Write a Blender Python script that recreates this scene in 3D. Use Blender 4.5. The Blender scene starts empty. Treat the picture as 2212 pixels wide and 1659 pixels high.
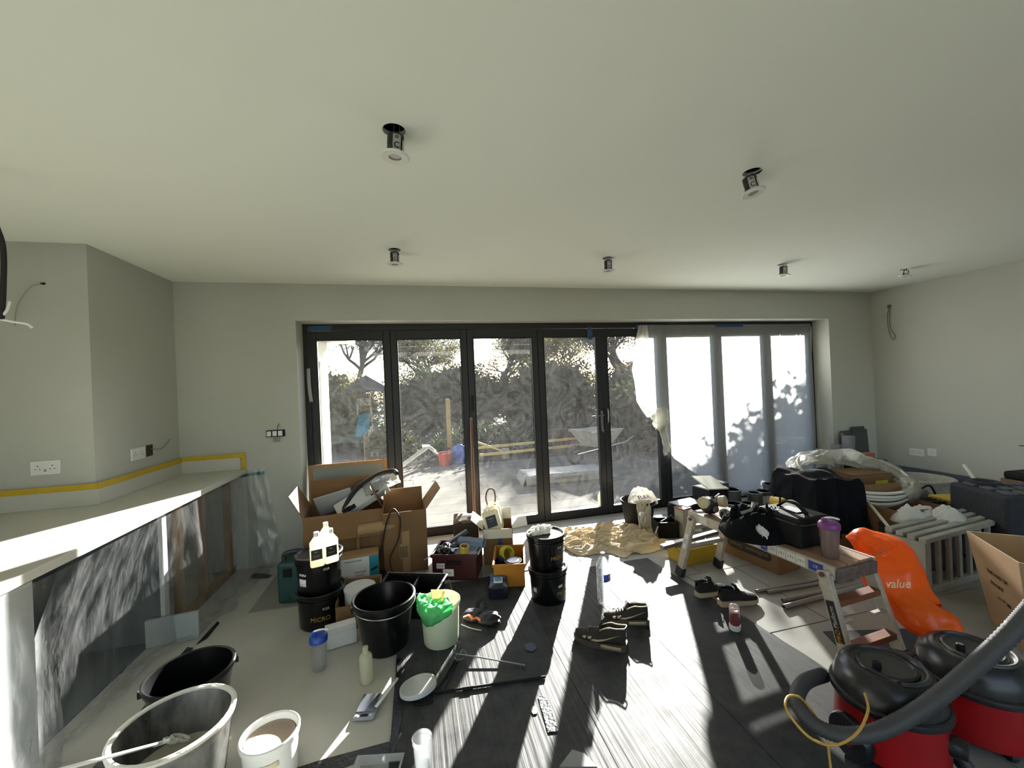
import bpy, bmesh, math, random
from mathutils import Vector, Matrix, Euler, noise
R_ = math.radians
SC = bpy.context.scene
COL = SC.collection

# ------------------------------------------------------------------ camera
YAW, PITCH, ROLL, CAMH, FPX, FW, FH = 0.2336, 0.0011, -0.042, 1.5096, 870.0, 2212.0, 1659.0
_f = Vector((math.sin(YAW)*math.cos(PITCH), math.cos(YAW)*math.cos(PITCH), math.sin(PITCH)))
_r0 = Vector((math.cos(YAW), -math.sin(YAW), 0)); _u0 = _r0.cross(_f)
_r = _r0*math.cos(ROLL)+_u0*math.sin(ROLL); _u = -_r0*math.sin(ROLL)+_u0*math.cos(ROLL)
CAMO = Vector((0, 0, CAMH))
cam = bpy.data.cameras.new('camera'); camo = bpy.data.objects.new('camera', cam); COL.objects.link(camo)
cam.sensor_fit = 'HORIZONTAL'; cam.sensor_width = 36; cam.lens = FPX/FW*36
cam.clip_start = .05; cam.clip_end = 300
m3 = Matrix((( _r.x, _u.x, -_f.x), (_r.y, _u.y, -_f.y), (_r.z, _u.z, -_f.z)))
camo.matrix_world = Matrix.Translation(CAMO) @ m3.to_4x4()
SC.camera = camo

# ------------------------------------------------------------------ sky, sun, exposure
SUN_AZ, SUN_EL = R_(29.6), R_(17.5)
SUN_ENERGY, SKY_STRENGTH = 28.0, .22
sun = bpy.data.lights.new('sun', 'SUN'); suno = bpy.data.objects.new('sun', sun); COL.objects.link(suno)
sun.energy = SUN_ENERGY; sun.angle = R_(.7); sun.color = (1, .96, .90)
_sd = Vector((math.sin(SUN_AZ)*math.cos(SUN_EL), math.cos(SUN_AZ)*math.cos(SUN_EL), math.sin(SUN_EL)))
suno.rotation_euler = _sd.to_track_quat('Z', 'Y').to_euler(); suno.location = _sd*60
w = bpy.data.worlds.new('sky'); SC.world = w; w.use_nodes = True
nt = w.node_tree; nt.nodes.clear()
sk = nt.nodes.new('ShaderNodeTexSky'); sk.sky_type = 'NISHITA'; sk.sun_disc = False
sk.sun_elevation = SUN_EL; sk.sun_rotation = SUN_AZ
sk.air_density = .8; sk.dust_density = 1.0; sk.ozone_density = 1.2; sk.altitude = 50
bg = nt.nodes.new('ShaderNodeBackground'); bg.inputs[1].default_value = SKY_STRENGTH
wo = nt.nodes.new('ShaderNodeOutputWorld')
nt.links.new(sk.outputs[0], bg.inputs[0]); nt.links.new(bg.outputs[0], wo.inputs[0])
SC.view_settings.view_transform = 'Standard'; SC.view_settings.look = 'None'
SC.view_settings.gamma = 1; SC.view_settings.use_curve_mapping = False
SC.view_settings.exposure = 1.0
SC.cycles.max_bounces = 10; SC.cycles.diffuse_bounces = 6; SC.cycles.transparent_max_bounces = 24
SC.cycles.caustics_reflective = False; SC.cycles.caustics_refractive = False
SC.cycles.sample_clamp_indirect = 6

# ------------------------------------------------------------------ helpers
def ray(px, py): return _f + _r*((px-FW/2)/FPX) - _u*((py-FH/2)/FPX)
def G(px, py, z=0.0):                      # world point at height z seen at a photo pixel
    d = ray(px, py); return CAMO + d*((z-CAMH)/d.z)
def AY(px, py, y):
    d = ray(px, py); return CAMO + d*(y/d.y)
def AX(px, py, x):
    d = ray(px, py); return CAMO + d*(x/d.x)
def lin(c):
    o = []
    for v in c[:3]:
        v = v/255.0; o.append(v/12.92 if v <= .04045 else ((v+.055)/1.055)**2.4)
    return (o[0], o[1], o[2], 1)
MATS = {}
def mat(name, col, rough=.6, metal=0, spec=.5, var=0, scale=8, bump=0, bscale=60, col2=None, alpha=None, trans=0, coat=0, stretch=None, sheen=0):
    """principled material; var mixes in a second tone by noise, bump gives fine relief, trans = translucency"""
    if name in MATS: return MATS[name]
    m = bpy.data.materials.new(name); m.use_nodes = True; n = m.node_tree.nodes; l = m.node_tree.links
    b = n['Principled BSDF']; out = n['Material Output']
    base = lin(col); b.inputs['Base Color'].default_value = base; b.inputs['Roughness'].default_value = rough
    b.inputs['Metallic'].default_value = metal; b.inputs['Specular IOR Level'].default_value = spec
    b.inputs['Coat Weight'].default_value = coat
    if sheen: b.inputs['Sheen Weight'].default_value = sheen
    if var or bump or col2:
        tc = n.new('ShaderNodeTexCoord'); mp = n.new('ShaderNodeMapping')
        if stretch: mp.inputs['Scale'].default_value = stretch
        l.new(tc.outputs['Object'], mp.inputs[0])
    if var or col2:
        nz = n.new('ShaderNodeTexNoise'); nz.inputs['Scale'].default_value = scale; nz.inputs['Detail'].default_value = 6
        nz.inputs['Roughness'].default_value = .65
        l.new(mp.outputs[0], nz.inputs['Vector'])
        rp = n.new('ShaderNodeValToRGB'); rp.color_ramp.elements[0].position = .35; rp.color_ramp.elements[1].position = .68
        c2 = lin(col2) if col2 else tuple(min(1, x*(1+var)) for x in base[:3])+(1,)
        c1 = base if col2 else tuple(x*(1-var) for x in base[:3])+(1,)
        rp.color_ramp.elements[0].color = c1; rp.color_ramp.elements[1].color = c2
        l.new(nz.outputs[0], rp.inputs[0]); l.new(rp.outputs[0], b.inputs['Base Color'])
    if bump:
        n2 = n.new('ShaderNodeTexNoise'); n2.inputs['Scale'].default_value = bscale; n2.inputs['Detail'].default_value = 4
        l.new(mp.outputs[0], n2.inputs['Vector'])
        bp = n.new('ShaderNodeBump'); bp.inputs['Strength'].default_value = bump; bp.inputs['Distance'].default_value = .01
        l.new(n2.outputs[0], bp.inputs['Height']); l.new(bp.outputs[0], b.inputs['Normal'])
    if trans:
        t = n.new('ShaderNodeBsdfTranslucent'); t.inputs[0].default_value = base
        mx = n.new('ShaderNodeMixShader'); mx.inputs[0].default_value = trans
        l.new(b.outputs[0], mx.inputs[1]); l.new(t.outputs[0], mx.inputs[2]); l.new(mx.outputs[0], out.inputs[0])
    MATS[name] = m; return m
def film(name, col, clear=.5, gloss=.15, rough=.25, bump=.4, bscale=12, stretch=None, streak=0):
    """thin clear or milky plastic: see-through share, milky translucent share and a glossy skin"""
    if name in MATS: return MATS[name]
    m = bpy.data.materials.new(name); m.use_nodes = True; n = m.node_tree.nodes; l = m.node_tree.links; n.clear()
    out = n.new('ShaderNodeOutputMaterial'); tr = n.new('ShaderNodeBsdfTransparent'); tl = n.new('ShaderNodeBsdfTranslucent')
    df = n.new('ShaderNodeBsdfDiffuse'); gl = n.new('ShaderNodeBsdfGlossy'); gl.inputs['Roughness'].default_value = rough
    tr.inputs[0].default_value = (.96, .97, .97, 1)
    tl.inputs[0].default_value = lin(col); df.inputs[0].default_value = lin(col)
    a = n.new('ShaderNodeMixShader'); a.inputs[0].default_value = .35; l.new(tl.outputs[0], a.inputs[1]); l.new(df.outputs[0], a.inputs[2])
    b = n.new('ShaderNodeMixShader'); b.inputs[0].default_value = clear; l.new(a.outputs[0], b.inputs[1]); l.new(tr.outputs[0], b.inputs[2])
    c = n.new('ShaderNodeMixShader'); l.new(b.outputs[0], c.inputs[1]); l.new(gl.outputs[0], c.inputs[2])
    ge = n.new('ShaderNodeNewGeometry'); dt = n.new('ShaderNodeVectorMath'); dt.operation = 'DOT_PRODUCT'      # two-sided grazing gloss
    l.new(ge.outputs['Normal'], dt.inputs[0]); l.new(ge.outputs['Incoming'], dt.inputs[1])
    ab = n.new('ShaderNodeMath'); ab.operation = 'ABSOLUTE'; l.new(dt.outputs['Value'], ab.inputs[0])
    iv = n.new('ShaderNodeMath'); iv.operation = 'SUBTRACT'; iv.inputs[0].default_value = 1; l.new(ab.outputs[0], iv.inputs[1])
    pw_ = n.new('ShaderNodeMath'); pw_.operation = 'POWER'; pw_.inputs[1].default_value = 5; l.new(iv.outputs[0], pw_.inputs[0])
    mu = n.new('ShaderNodeMath'); mu.operation = 'MULTIPLY_ADD'; mu.inputs[1].default_value = .75; mu.inputs[2].default_value = .02+gloss*.2
    l.new(pw_.outputs[0], mu.inputs[0]); l.new(mu.outputs[0], c.inputs[0])
    tc = n.new('ShaderNodeTexCoord'); mp = n.new('ShaderNodeMapping'); l.new(tc.outputs['Object'], mp.inputs[0])
    if stretch: mp.inputs['Scale'].default_value = stretch
    nz = n.new('ShaderNodeTexNoise'); nz.inputs['Scale'].default_value = bscale; nz.inputs['Detail'].default_value = 5; l.new(mp.outputs[0], nz.inputs['Vector'])
    if bump:
        bp = n.new('ShaderNodeBump'); bp.inputs['Strength'].default_value = bump; bp.inputs['Distance'].default_value = .02
        l.new(nz.outputs[0], bp.inputs['Height'])
        for s in (tl, df, gl): l.new(bp.outputs[0], s.inputs['Normal'])
    if streak:
        mr = n.new('ShaderNodeMapRange'); mr.inputs[1].default_value = .35; mr.inputs[2].default_value = .75
        mr.inputs[3].default_value = min(1, clear+streak*.4); mr.inputs[4].default_value = max(0, clear-streak)
        l.new(nz.outputs[0], mr.inputs[0]); l.new(mr.outputs[0], b.inputs[0])
    l.new(c.outputs[0], out.inputs[0]); MATS[name] = m; return m

class MB:
    def __init__(s): s.v = []; s.f = []; s.mi = []; s.m = 0
    def add(s, vs, fs):
        o = len(s.v); s.v += [tuple(x) for x in vs]
        for q in fs: s.f.append(tuple(i+o for i in q)); s.mi.append(s.m)
        return s
    def box(s, x0, x1, y0, y1, z0, z1):
        return s.add([(x0,y0,z0),(x1,y0,z0),(x1,y1,z0),(x0,y1,z0),(x0,y0,z1),(x1,y0,z1),(x1,y1,z1),(x0,y1,z1)],
                     [(0,3,2,1),(4,5,6,7),(0,1,5,4),(1,2,6,5),(2,3,7,6),(3,0,4,7)])
    def obox(s, c, size, rot=(0,0,0)):
        M = Euler(rot).to_matrix(); h = [q/2 for q in size]; c = Vector(c)
        vs = [c + M @ Vector((a*h[0], b*h[1], d*h[2])) for a, b, d in ((-1,-1,-1),(1,-1,-1),(1,1,-1),(-1,1,-1),(-1,-1,1),(1,-1,1),(1,1,1),(-1,1,1))]
        return s.add(vs, [(0,3,2,1),(4,5,6,7),(0,1,5,4),(1,2,6,5),(2,3,7,6),(3,0,4,7)])
    def bar(s, p0, p1, w, h, up=(0,0,1)):
        p0 = Vector(p0); p1 = Vector(p1); d = (p1-p0).normalized(); a = d.cross(Vector(up))
        if a.length < 1e-4: a = d.cross(Vector((1,0,0)))
        a.normalize(); b = a.cross(d); a *= w/2; b *= h/2
        vs = [p0-a-b, p0+a-b, p0+a+b, p0-a+b, p1-a-b, p1+a-b, p1+a+b, p1-a+b]
        return s.add(vs, [(3,2,1,0),(4,5,6,7),(0,1,5,4),(1,2,6,5),(2,3,7,6),(3,0,4,7)])
    def cyl(s, p0, p1, r0, r1=None, n=16, caps=True):
        return s.tube([p0, p1], [r0, r0 if r1 is None else r1], n, caps)
    def tube(s, pts, r, n=8, caps=True, closed=False):
        pts = [Vector(p) for p in pts]; N = len(pts)
        rs = list(r) if isinstance(r, (list, tuple)) else [r]*N
        vs = []; prev = None
        for i, p in enumerate(pts):
            if closed: d = pts[(i+1) % N]-pts[i-1]
            else: d = pts[min(i+1, N-1)]-pts[max(i-1, 0)]
            if d.length < 1e-9: d = Vector((0,0,1))
            d.normalize()
            if prev is None:
                a = d.cross(Vector((0,0,1)))
                if a.length < .05: a = d.cross(Vector((1,0,0)))
            else: a = prev - d*prev.dot(d)
            a.normalize(); prev = a; b = d.cross(a)
            for k in range(n):
                t = 2*math.pi*k/n; vs.append(p + (a*math.cos(t)+b*math.sin(t))*rs[i])
        fs = []
        for i in range(N if closed else N-1):
            j = (i+1) % N
            for k in range(n): fs.append((i*n+k, i*n+(k+1) % n, j*n+(k+1) % n, j*n+k))
        if caps and not closed:
            fs.append(tuple(range(n))[::-1]); fs.append(tuple((N-1)*n+k for k in range(n)))
        return s.add(vs, fs)
    def lathe(s, prof, n=28, c=(0,0,0), sx=1, sy=1, sq=0):
        vs = []; fs = []; N = len(prof)
        for r, z in prof:
            for k in range(n):
                t = 2*math.pi*k/n; q = 1
                if sq: q = (abs(math.cos(t))**sq+abs(math.sin(t))**sq)**(-1/sq)
                vs.append((c[0]+r*q*math.cos(t)*sx, c[1]+r*q*math.sin(t)*sy, c[2]+z))
        for i in range(N-1):
            for k in range(n): fs.append((i*n+k, i*n+(k+1) % n, (i+1)*n+(k+1) % n, (i+1)*n+k))
        ring = abs(prof[0][0]-prof[-1][0]) < 1e-6 and abs(prof[0][1]-prof[-1][1]) < 1e-6     # closed ring profile: no caps
        if prof[0][0] > 1e-6 and not ring: fs.append(tuple(range(n))[::-1])
        if prof[-1][0] > 1e-6 and not ring: fs.append(tuple((N-1)*n+k for k in range(n)))
        return s.add(vs, fs)
    def prism(s, poly, z0, z1):
        n = len(poly)
        vs = [(x, y, z0) for x, y in poly]+[(x, y, z1) for x, y in poly]
        return s.add(vs, [tuple(range(n))[::-1], tuple(range(n, 2*n))]+[(i, (i+1) % n, n+(i+1) % n, n+i) for i in range(n)])
    def prismf(s, poly, fn0, fn1):          # prism between two mappings of a 2d outline
        n = len(poly); vs = [fn0(a, b) for a, b in poly]+[fn1(a, b) for a, b in poly]
        return s.add(vs, [tuple(range(n))[::-1], tuple(range(n, 2*n))]+[(i, (i+1) % n, n+(i+1) % n, n+i) for i in range(n)])
    def grid(s, fn, nu, nv, wrap=False):
        vs = [fn(i/(nu if wrap else nu-1), j/(nv-1)) for j in range(nv) for i in range(nu)]
        fs = []
        for j in range(nv-1):
            for i in range(nu if wrap else nu-1):
                i2 = (i+1) % nu
                fs.append((j*nu+i, j*nu+i2, (j+1)*nu+i2, (j+1)*nu+i))
        return s.add(vs, fs)
    def blob(s, c, rad, amp=.25, freq=2.5, seed=0, nu=28, nv=16, flat=None, ridge=False):
        c = Vector(c)
        def fn(u, v):
            t = 2*math.pi*u; ph = math.pi*(v-.5)
            d = Vector((math.cos(t)*math.cos(ph), math.sin(t)*math.cos(ph), math.sin(ph)))
            q = noise.fractal(d*freq+Vector((seed*7.3, seed*3.1, seed)), 1, 2, 4)
            if ridge:                                     # creased plates, like crumpled sheet
                w_ = Vector((noise.noise(d*1.7+Vector((seed, 1, 0))), noise.noise(d*1.7+Vector((5, seed, 2))), noise.noise(d*1.7+Vector((2, 7, seed)))))
                q = min(.5, (noise.noise(d*freq*.8+w_*.9+Vector((seed*1.3, 0, 4)), noise_basis='VORONOI_F2F1')+1)/2)*1.8-.4+.5*q
            k = 1+amp*q
            p = Vector((d.x*rad[0], d.y*rad[1], d.z*rad[2]))*k
            if flat is not None and p.z < flat: p.z = flat
            return c+p
        return s.grid(fn, nu, nv, True)
    def build(s, name, m=None, parent=None, loc=None, rot=None, smooth=True, angle=38, bevel=0, solid=0, sub=0, seg=2):
        me = bpy.data.meshes.new(name); me.from_pydata(s.v, [], s.f); me.validate()
        ms = m if isinstance(m, (list, tuple)) else [m]
        for q in ms:
            if q: me.materials.append(q)
        if len(ms) > 1 and len(s.mi) == len(me.polygons): me.polygons.foreach_set('material_index', s.mi)
        if smooth: me.shade_smooth(); me.set_sharp_from_angle(angle=R_(angle))
        o = bpy.data.objects.new(name, me); COL.objects.link(o)
        if parent: o.parent = parent
        if loc is not None: o.location = loc
        if rot is not None: o.rotation_euler = rot
        if solid:
            q = o.modifiers.new('thick', 'SOLIDIFY'); q.thickness = solid; q.offset = 0
        if bevel:
            q = o.modifiers.new('edge', 'BEVEL'); q.width = bevel; q.segments = seg; q.limit_method = 'ANGLE'; q.angle_limit = R_(40)
        if sub:
            q = o.modifiers.new('sub', 'SUBSURF'); q.levels = sub; q.render_levels = sub
        return o
def tag(o, label, cat, group=None):
    o['label'] = label; o['category'] = cat
    if group: o['group'] = group
    return o
def thing(name, label, cat, loc=(0,0,0), rz=0, group=None, rot=None):
    o = bpy.data.objects.new(name, None); COL.objects.link(o); o.empty_display_size = .05
    o.location = loc; o.rotation_euler = rot if rot else (0, 0, rz)
    return tag(o, label, cat, group)
def struct(name, mb, m, label=None, **k):
    o = mb.build(name, m, **k); o['kind'] = 'structure'
    if label: o['label'] = label
    return o
def dup(root, loc, rz=0, label=None, group=None, rot=None):
    r = root.copy(); COL.objects.link(r); r.location = loc; r.rotation_euler = rot if rot else (0, 0, rz)
    if label: r['label'] = label
    if group: r['group'] = group
    for ch in list(root.children):
        c = ch.copy(); COL.objects.link(c); c.parent = r
        for g in list(ch.children):
            d = g.copy(); COL.objects.link(d); d.parent = c
    return r
def text(s, size, m, parent, name='lettering', loc=(0,0,0), rot=(0,0,0), depth=.0006, bend=0, align='CENTER', shear=0, sx=1):
    cu = bpy.data.curves.new('lettering', 'FONT'); cu.body = s; cu.size = size; cu.align_x = align; cu.align_y = 'CENTER'
    cu.extrude = depth; cu.shear = shear
    to = bpy.data.objects.new('lettering', cu); COL.objects.link(to)
    dg = bpy.context.evaluated_depsgraph_get(); me = bpy.data.meshes.new_from_object(to.evaluated_get(dg))
    bpy.data.objects.remove(to)
    if sx != 1:
        for v in me.vertices: v.co.x *= sx
    if bend:                                   # wrap round a vertical cylinder of radius bend: x -> angle, y -> z, z -> outwards
        for v in me.vertices:
            a = v.co.x/bend; rr = bend+v.co.z
            v.co = Vector((rr*math.sin(a), -rr*math.cos(a), v.co.y))
    me.materials.clear(); me.materials.append(m)
    o = bpy.data.objects.new(name, me); COL.objects.link(o); o.parent = parent; o.location = loc; o.rotation_euler = rot
    return o
def ns(p, f=1, seed=0): return noise.noise(Vector(p)*f+Vector((seed*11.7, seed*5.3, seed*2.9)))
def sm(pts, k=6, closed=False):               # catmull-rom through points
    P = [Vector(p) for p in pts]; out = []; N = len(P)
    for i in range(N if closed else N-1):
        a = P[i-1] if (closed or i) else P[0]; b = P[i]; c = P[(i+1) % N]; d = P[(i+2) % N] if (closed or i+2 < N) else P[-1]
        for j in range(k):
            t = j/k
            out.append(.5*((2*b)+(c-a)*t+(2*a-5*b+4*c-d)*t*t+(3*b-a-3*c+d)*t**3))
    if not closed: out.append(P[-1])
    return out

# ------------------------------------------------------------------ shared materials
wallp = mat('wall_paint', (184, 185, 176), .9, bump=.05, bscale=140, var=.02, scale=2)
ceilp = mat('ceiling_paint', (228, 231, 220), .92, bump=.04, bscale=120)
revp = mat('reveal_paint', (226, 227, 222), .9)
cement = mat('microcement', (172, 170, 160), .62, var=.07, scale=2.2, bump=.06, bscale=40)
anth = mat('anthracite_metal', (31, 32, 34), .42, spec=.4)
black = mat('black_plastic', (10, 10, 11), .3, spec=.35, var=.25, scale=14)
blackm = mat('black_matt', (14, 14, 15), .7, spec=.3, var=.2, scale=10)
rubber = mat('dark_rubber', (26, 26, 27), .65)
whitep = mat('white_plastic', (226, 226, 222), .4)
white = mat('white_print', (214, 214, 210), .7)
ivory = mat('ivory_plastic', (222, 218, 198), .45, trans=.45)
card = mat('cardboard', (120, 90, 58), .85, var=.08, scale=5, bump=.05, bscale=90)
card2 = mat('cardboard_pale', (158, 128, 92), .85, var=.06, scale=5)
alu = mat('aluminium', (176, 174, 168), .42, metal=.85, var=.12, scale=14)
steel = mat('steel', (150, 150, 150), .3, metal=.95)
paper = mat('paper', (222, 221, 214), .85, trans=.25)
gold = mat('gold_print', (150, 124, 46), .6)
wood = mat('pale_wood', (168, 128, 84), .65, var=.15, scale=9, stretch=(1, 1, .15))

# ------------------------------------------------------------------ room shell
XB, YA, D, XR, HC = -1.97, 3.055, 3.975, 5.745, 2.5
XL, XRO, ZT, YF = -1.033, 5.046, 2.166, 4.192            # door opening and inner face of the door frame
XLL, YR = -3.7, -5.2                                      # room goes on behind and left of the camera
WT = .33
struct('floor', MB().box(XLL-.3, XR+.3, YR-.3, YF+.02, -.12, 0), cement, smooth=False)
FLOOR = bpy.data.objects['floor']
mb = MB(); mb.box(XLL, XB, YA, YA+.92+WT, -.1, HC+.1)
struct('wall_left_front', mb, wallp, smooth=False)
mb = MB(); mb.box(XB-.02, XL, D, D+WT, -.1, HC+.1)
mb.box(XRO, XR+.3, D, D+WT, -.1, HC+.1); mb.box(XL, XRO, D, D+WT, ZT, HC+.1)
struct('wall_back', mb, wallp, smooth=False)
struct('wall_right', MB().box(XR, XR+.3, YR-.3, D, -.1, HC+.1), wallp, smooth=False)
struct('wall_left', MB().box(XLL-.3, XLL, YR-.3, YA+.9, -.1, HC+.1), wallp, smooth=False)
mb = MB(); z0, z1 = .1, 2.25
mb.box(XLL, -3.0, YR-.3, YR, -.1, HC+.1); mb.box(5.2, XR, YR-.3, YR, -.1, HC+.1)
mb.box(-3.0, 5.2, YR-.3, YR, z1, HC+.1); mb.box(-3.0, 5.2, YR-.3, YR, -.1, z0)
struct('wall_rear', mb, wallp, smooth=False)
# ceiling with six cut holes
LIGHTS = [(-.043, 1.594), (1.645, 1.638), (-.111, 2.969), (1.554, 2.99), (3.294, 2.989), (4.83, 3.016)]
HR = .043
SKX0, SKX1, SKY0, SKY1 = -1.2, 4.4, -4.4, -1.2                # unseen roof opening behind the camera, added to brighten the ceiling
def ceiling():
    mb = MB(); xs = sorted({XLL, XR}); ys = sorted({YR, D}); c = .12
    X = sorted(set([XLL, XR]+[x+s*c for x, y in LIGHTS for s in (-1, 1)])); Y = sorted(set([YR, D]+[y+s*c for x, y in LIGHTS for s in (-1, 1)]))
    X = sorted(set(X+[SKX0, SKX1])); Y = sorted(set(Y+[SKY0, SKY1]))
    for i in range(len(X)-1):
        for j in range(len(Y)-1):
            x0, x1, y0, y1 = X[i], X[i+1], Y[j], Y[j+1]
            if x0 >= SKX0-1e-6 and x1 <= SKX1+1e-6 and y0 >= SKY0-1e-6 and y1 <= SKY1+1e-6: continue      # cells left out for the added roof opening
            hit = [l for l in LIGHTS if x0-1e-6 <= l[0] <= x1+1e-6 and y0-1e-6 <= l[1] <= y1+1e-6]
            if not hit:
                mb.add([(x0,y0,HC),(x1,y0,HC),(x1,y1,HC),(x0,y1,HC)], [(0,3,2,1)])
            else:
                lx, ly = hit[0]; vs = []
                ang = sorted([2*math.pi*k/32 for k in range(32)]+[math.atan2(cy-ly, cx-lx) % (2*math.pi) for cx, cy in ((x0,y0),(x1,y0),(x1,y1),(x0,y1))]); n = len(ang)
                for t in ang:
                    cx, sy = math.cos(t), math.sin(t)
                    q = min(((x1-lx)/cx if cx > 1e-6 else (x0-lx)/cx if cx < -1e-6 else 9), ((y1-ly)/sy if sy > 1e-6 else (y0-ly)/sy if sy < -1e-6 else 9))
                    vs += [(lx+cx*q, ly+sy*q, HC), (lx+cx*HR, ly+sy*HR, HC), (lx+cx*HR, ly+sy*HR, HC+.02)]
                fs = []
                for k in range(n):
                    a, b = 3*k, 3*((k+1) % n); fs += [(a, a+1, b+1, b), (a+1, a+2, b+2, b+1)]
                mb.add(vs, fs)
    return mb
struct('ceiling', ceiling(), ceilp, smooth=False)
mb = MB(); mb.box(XLL-.3, XR+.3, SKY1, D+WT, HC+.14, HC+.3); mb.box(XLL-.3, XR+.3, YR-.3, SKY0, HC+.14, HC+.3); mb.box(XLL-.3, SKX0, SKY0, SKY1, HC+.14, HC+.3); mb.box(SKX1, XR+.3, SKY0, SKY1, HC+.14, HC+.3)
struct('roof_void', mb, mat('void_dark', (30, 29, 28), .95), smooth=False)
mb = MB(); mb.box(SKX0-.04, SKX0, SKY0, SKY1, HC, HC+.34); mb.box(SKX1, SKX1+.04, SKY0, SKY1, HC, HC+.34); mb.box(SKX0, SKX1, SKY0-.04, SKY0, HC, HC+.34); mb.box(SKX0, SKX1, SKY1, SKY1+.04, HC, HC+.34)
for k in range(1, 4): mb.box(SKX0+(SKX1-SKX0)*k/4-.03, SKX0+(SKX1-SKX0)*k/4+.03, SKY0, SKY1, HC+.26, HC+.34)
struct('added_roof_opening', mb, ceilp, smooth=False)  # kerb and bars of the added skylight, out of view
# frame of the unseen rear opening, added to let in more daylight
mb = MB()
for x in (-3.0, -.98, 1.05, 3.1, 5.12): mb.box(x, x+.08, YR-.2, YR-.12, z0, z1)
mb.box(-3, 5.2, YR-.2, YR-.12, z1-.08, z1); mb.box(-3, 5.2, YR-.2, YR-.12, z0, z0+.08)
struct('added_rear_window', mb, anth, smooth=False)

# ------------------------------------------------------------------ folding glass doors
def glassmat():
    m = bpy.data.materials.new('dirty_glass'); m.use_nodes = True; n = m.node_tree.nodes; l = m.node_tree.links; n.clear()
    out = n.new('ShaderNodeOutputMaterial'); tr = n.new('ShaderNodeBsdfTransparent'); tr.inputs[0].default_value = (.9, .92, .91, 1)
    tl = n.new('ShaderNodeBsdfTranslucent'); tl.inputs[0].default_value = (.9, .9, .88, 1)
    gl = n.new('ShaderNodeBsdfGlossy'); gl.inputs['Roughness'].default_value = .02
    tc = n.new('ShaderNodeTexCoord'); mp = n.new('ShaderNodeMapping'); l.new(tc.outputs['Object'], mp.inputs[0])
    nz = n.new('ShaderNodeTexNoise'); nz.inputs['Scale'].default_value = 4.5; nz.inputs['Detail'].default_value = 9; nz.inputs['Roughness'].default_value = .7; nz.inputs['Distortion'].default_value = 3
    l.new(mp.outputs[0], nz.inputs['Vector'])
    wv = n.new('ShaderNodeTexWave'); wv.wave_type = 'RINGS'; wv.rings_direction = 'Y'; mp.inputs['Location'].default_value = (-.95, 0, -1.15); wv.inputs['Scale'].default_value = 1.4; wv.inputs['Distortion'].default_value = 6; wv.inputs['Detail'].default_value = 6; wv.inputs['Detail Scale'].default_value = 3
    l.new(mp.outputs[0], wv.inputs['Vector'])
    mu = n.new('ShaderNodeMath'); mu.operation = 'MULTIPLY'; l.new(nz.outputs[0], mu.inputs[0]); l.new(wv.outputs[1], mu.inputs[1])
    mr = n.new('ShaderNodeMapRange'); mr.inputs[1].default_value = .12; mr.inputs[2].default_value = .55; mr.inputs[3].default_value = .004; mr.inputs[4].default_value = .016
    l.new(nz.outputs[0], mr.inputs[0]); mr.inputs[1].default_value = .38; mr.inputs[2].default_value = .78
    a = n.new('ShaderNodeMixShader'); l.new(mr.outputs[0], a.inputs[0]); l.new(tr.outputs[0], a.inputs[1]); l.new(tl.outputs[0], a.inputs[2])
    fr = n.new('ShaderNodeFresnel'); fr.inputs[0].default_value = 1.3
    b = n.new('ShaderNodeMixShader'); l.new(fr.outputs[0], b.inputs[0]); l.new(a.outputs[0], b.inputs[1]); l.new(gl.outputs[0], b.inputs[2])
    l.new(b.outputs[0], out.inputs[0]); return m
glass = glassmat()
FD = .07                                                  # frame depth
door = bpy.data.objects.new('door_1', None); COL.objects.link(door); door['kind'] = 'structure'
door['label'] = 'wide run of dark grey framed folding glass doors'
gasket = mat('gasket', (12, 12, 12), .6)
JW = .05
MB().box(XL, XRO, YF, YF+FD, ZT-.062, ZT).build('frame_head', anth, door, bevel=.003, smooth=False)
MB().box(XL, XL+JW, YF, YF+FD, -.03, ZT-.062).build('frame_jamb', anth, door, bevel=.003, smooth=False)
MB().box(XRO-JW, XRO, YF, YF+FD, -.03, ZT-.062).build('frame_jamb', anth, door, bevel=.003, smooth=False)
MB().box(XL, XRO, YF-.01, YF+FD+.05, -.06, .004).build('threshold', anth, door, bevel=.002, smooth=False)
LB = [XL+JW+.002, -.235, .533, 1.305, 2.055, 2.815, 3.573, 4.298, XRO-JW-.002]
ST, RT, RB = .062, .088, .078
handle_m = mat('handle_grey', (120, 122, 124), .35, metal=.7)
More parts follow.
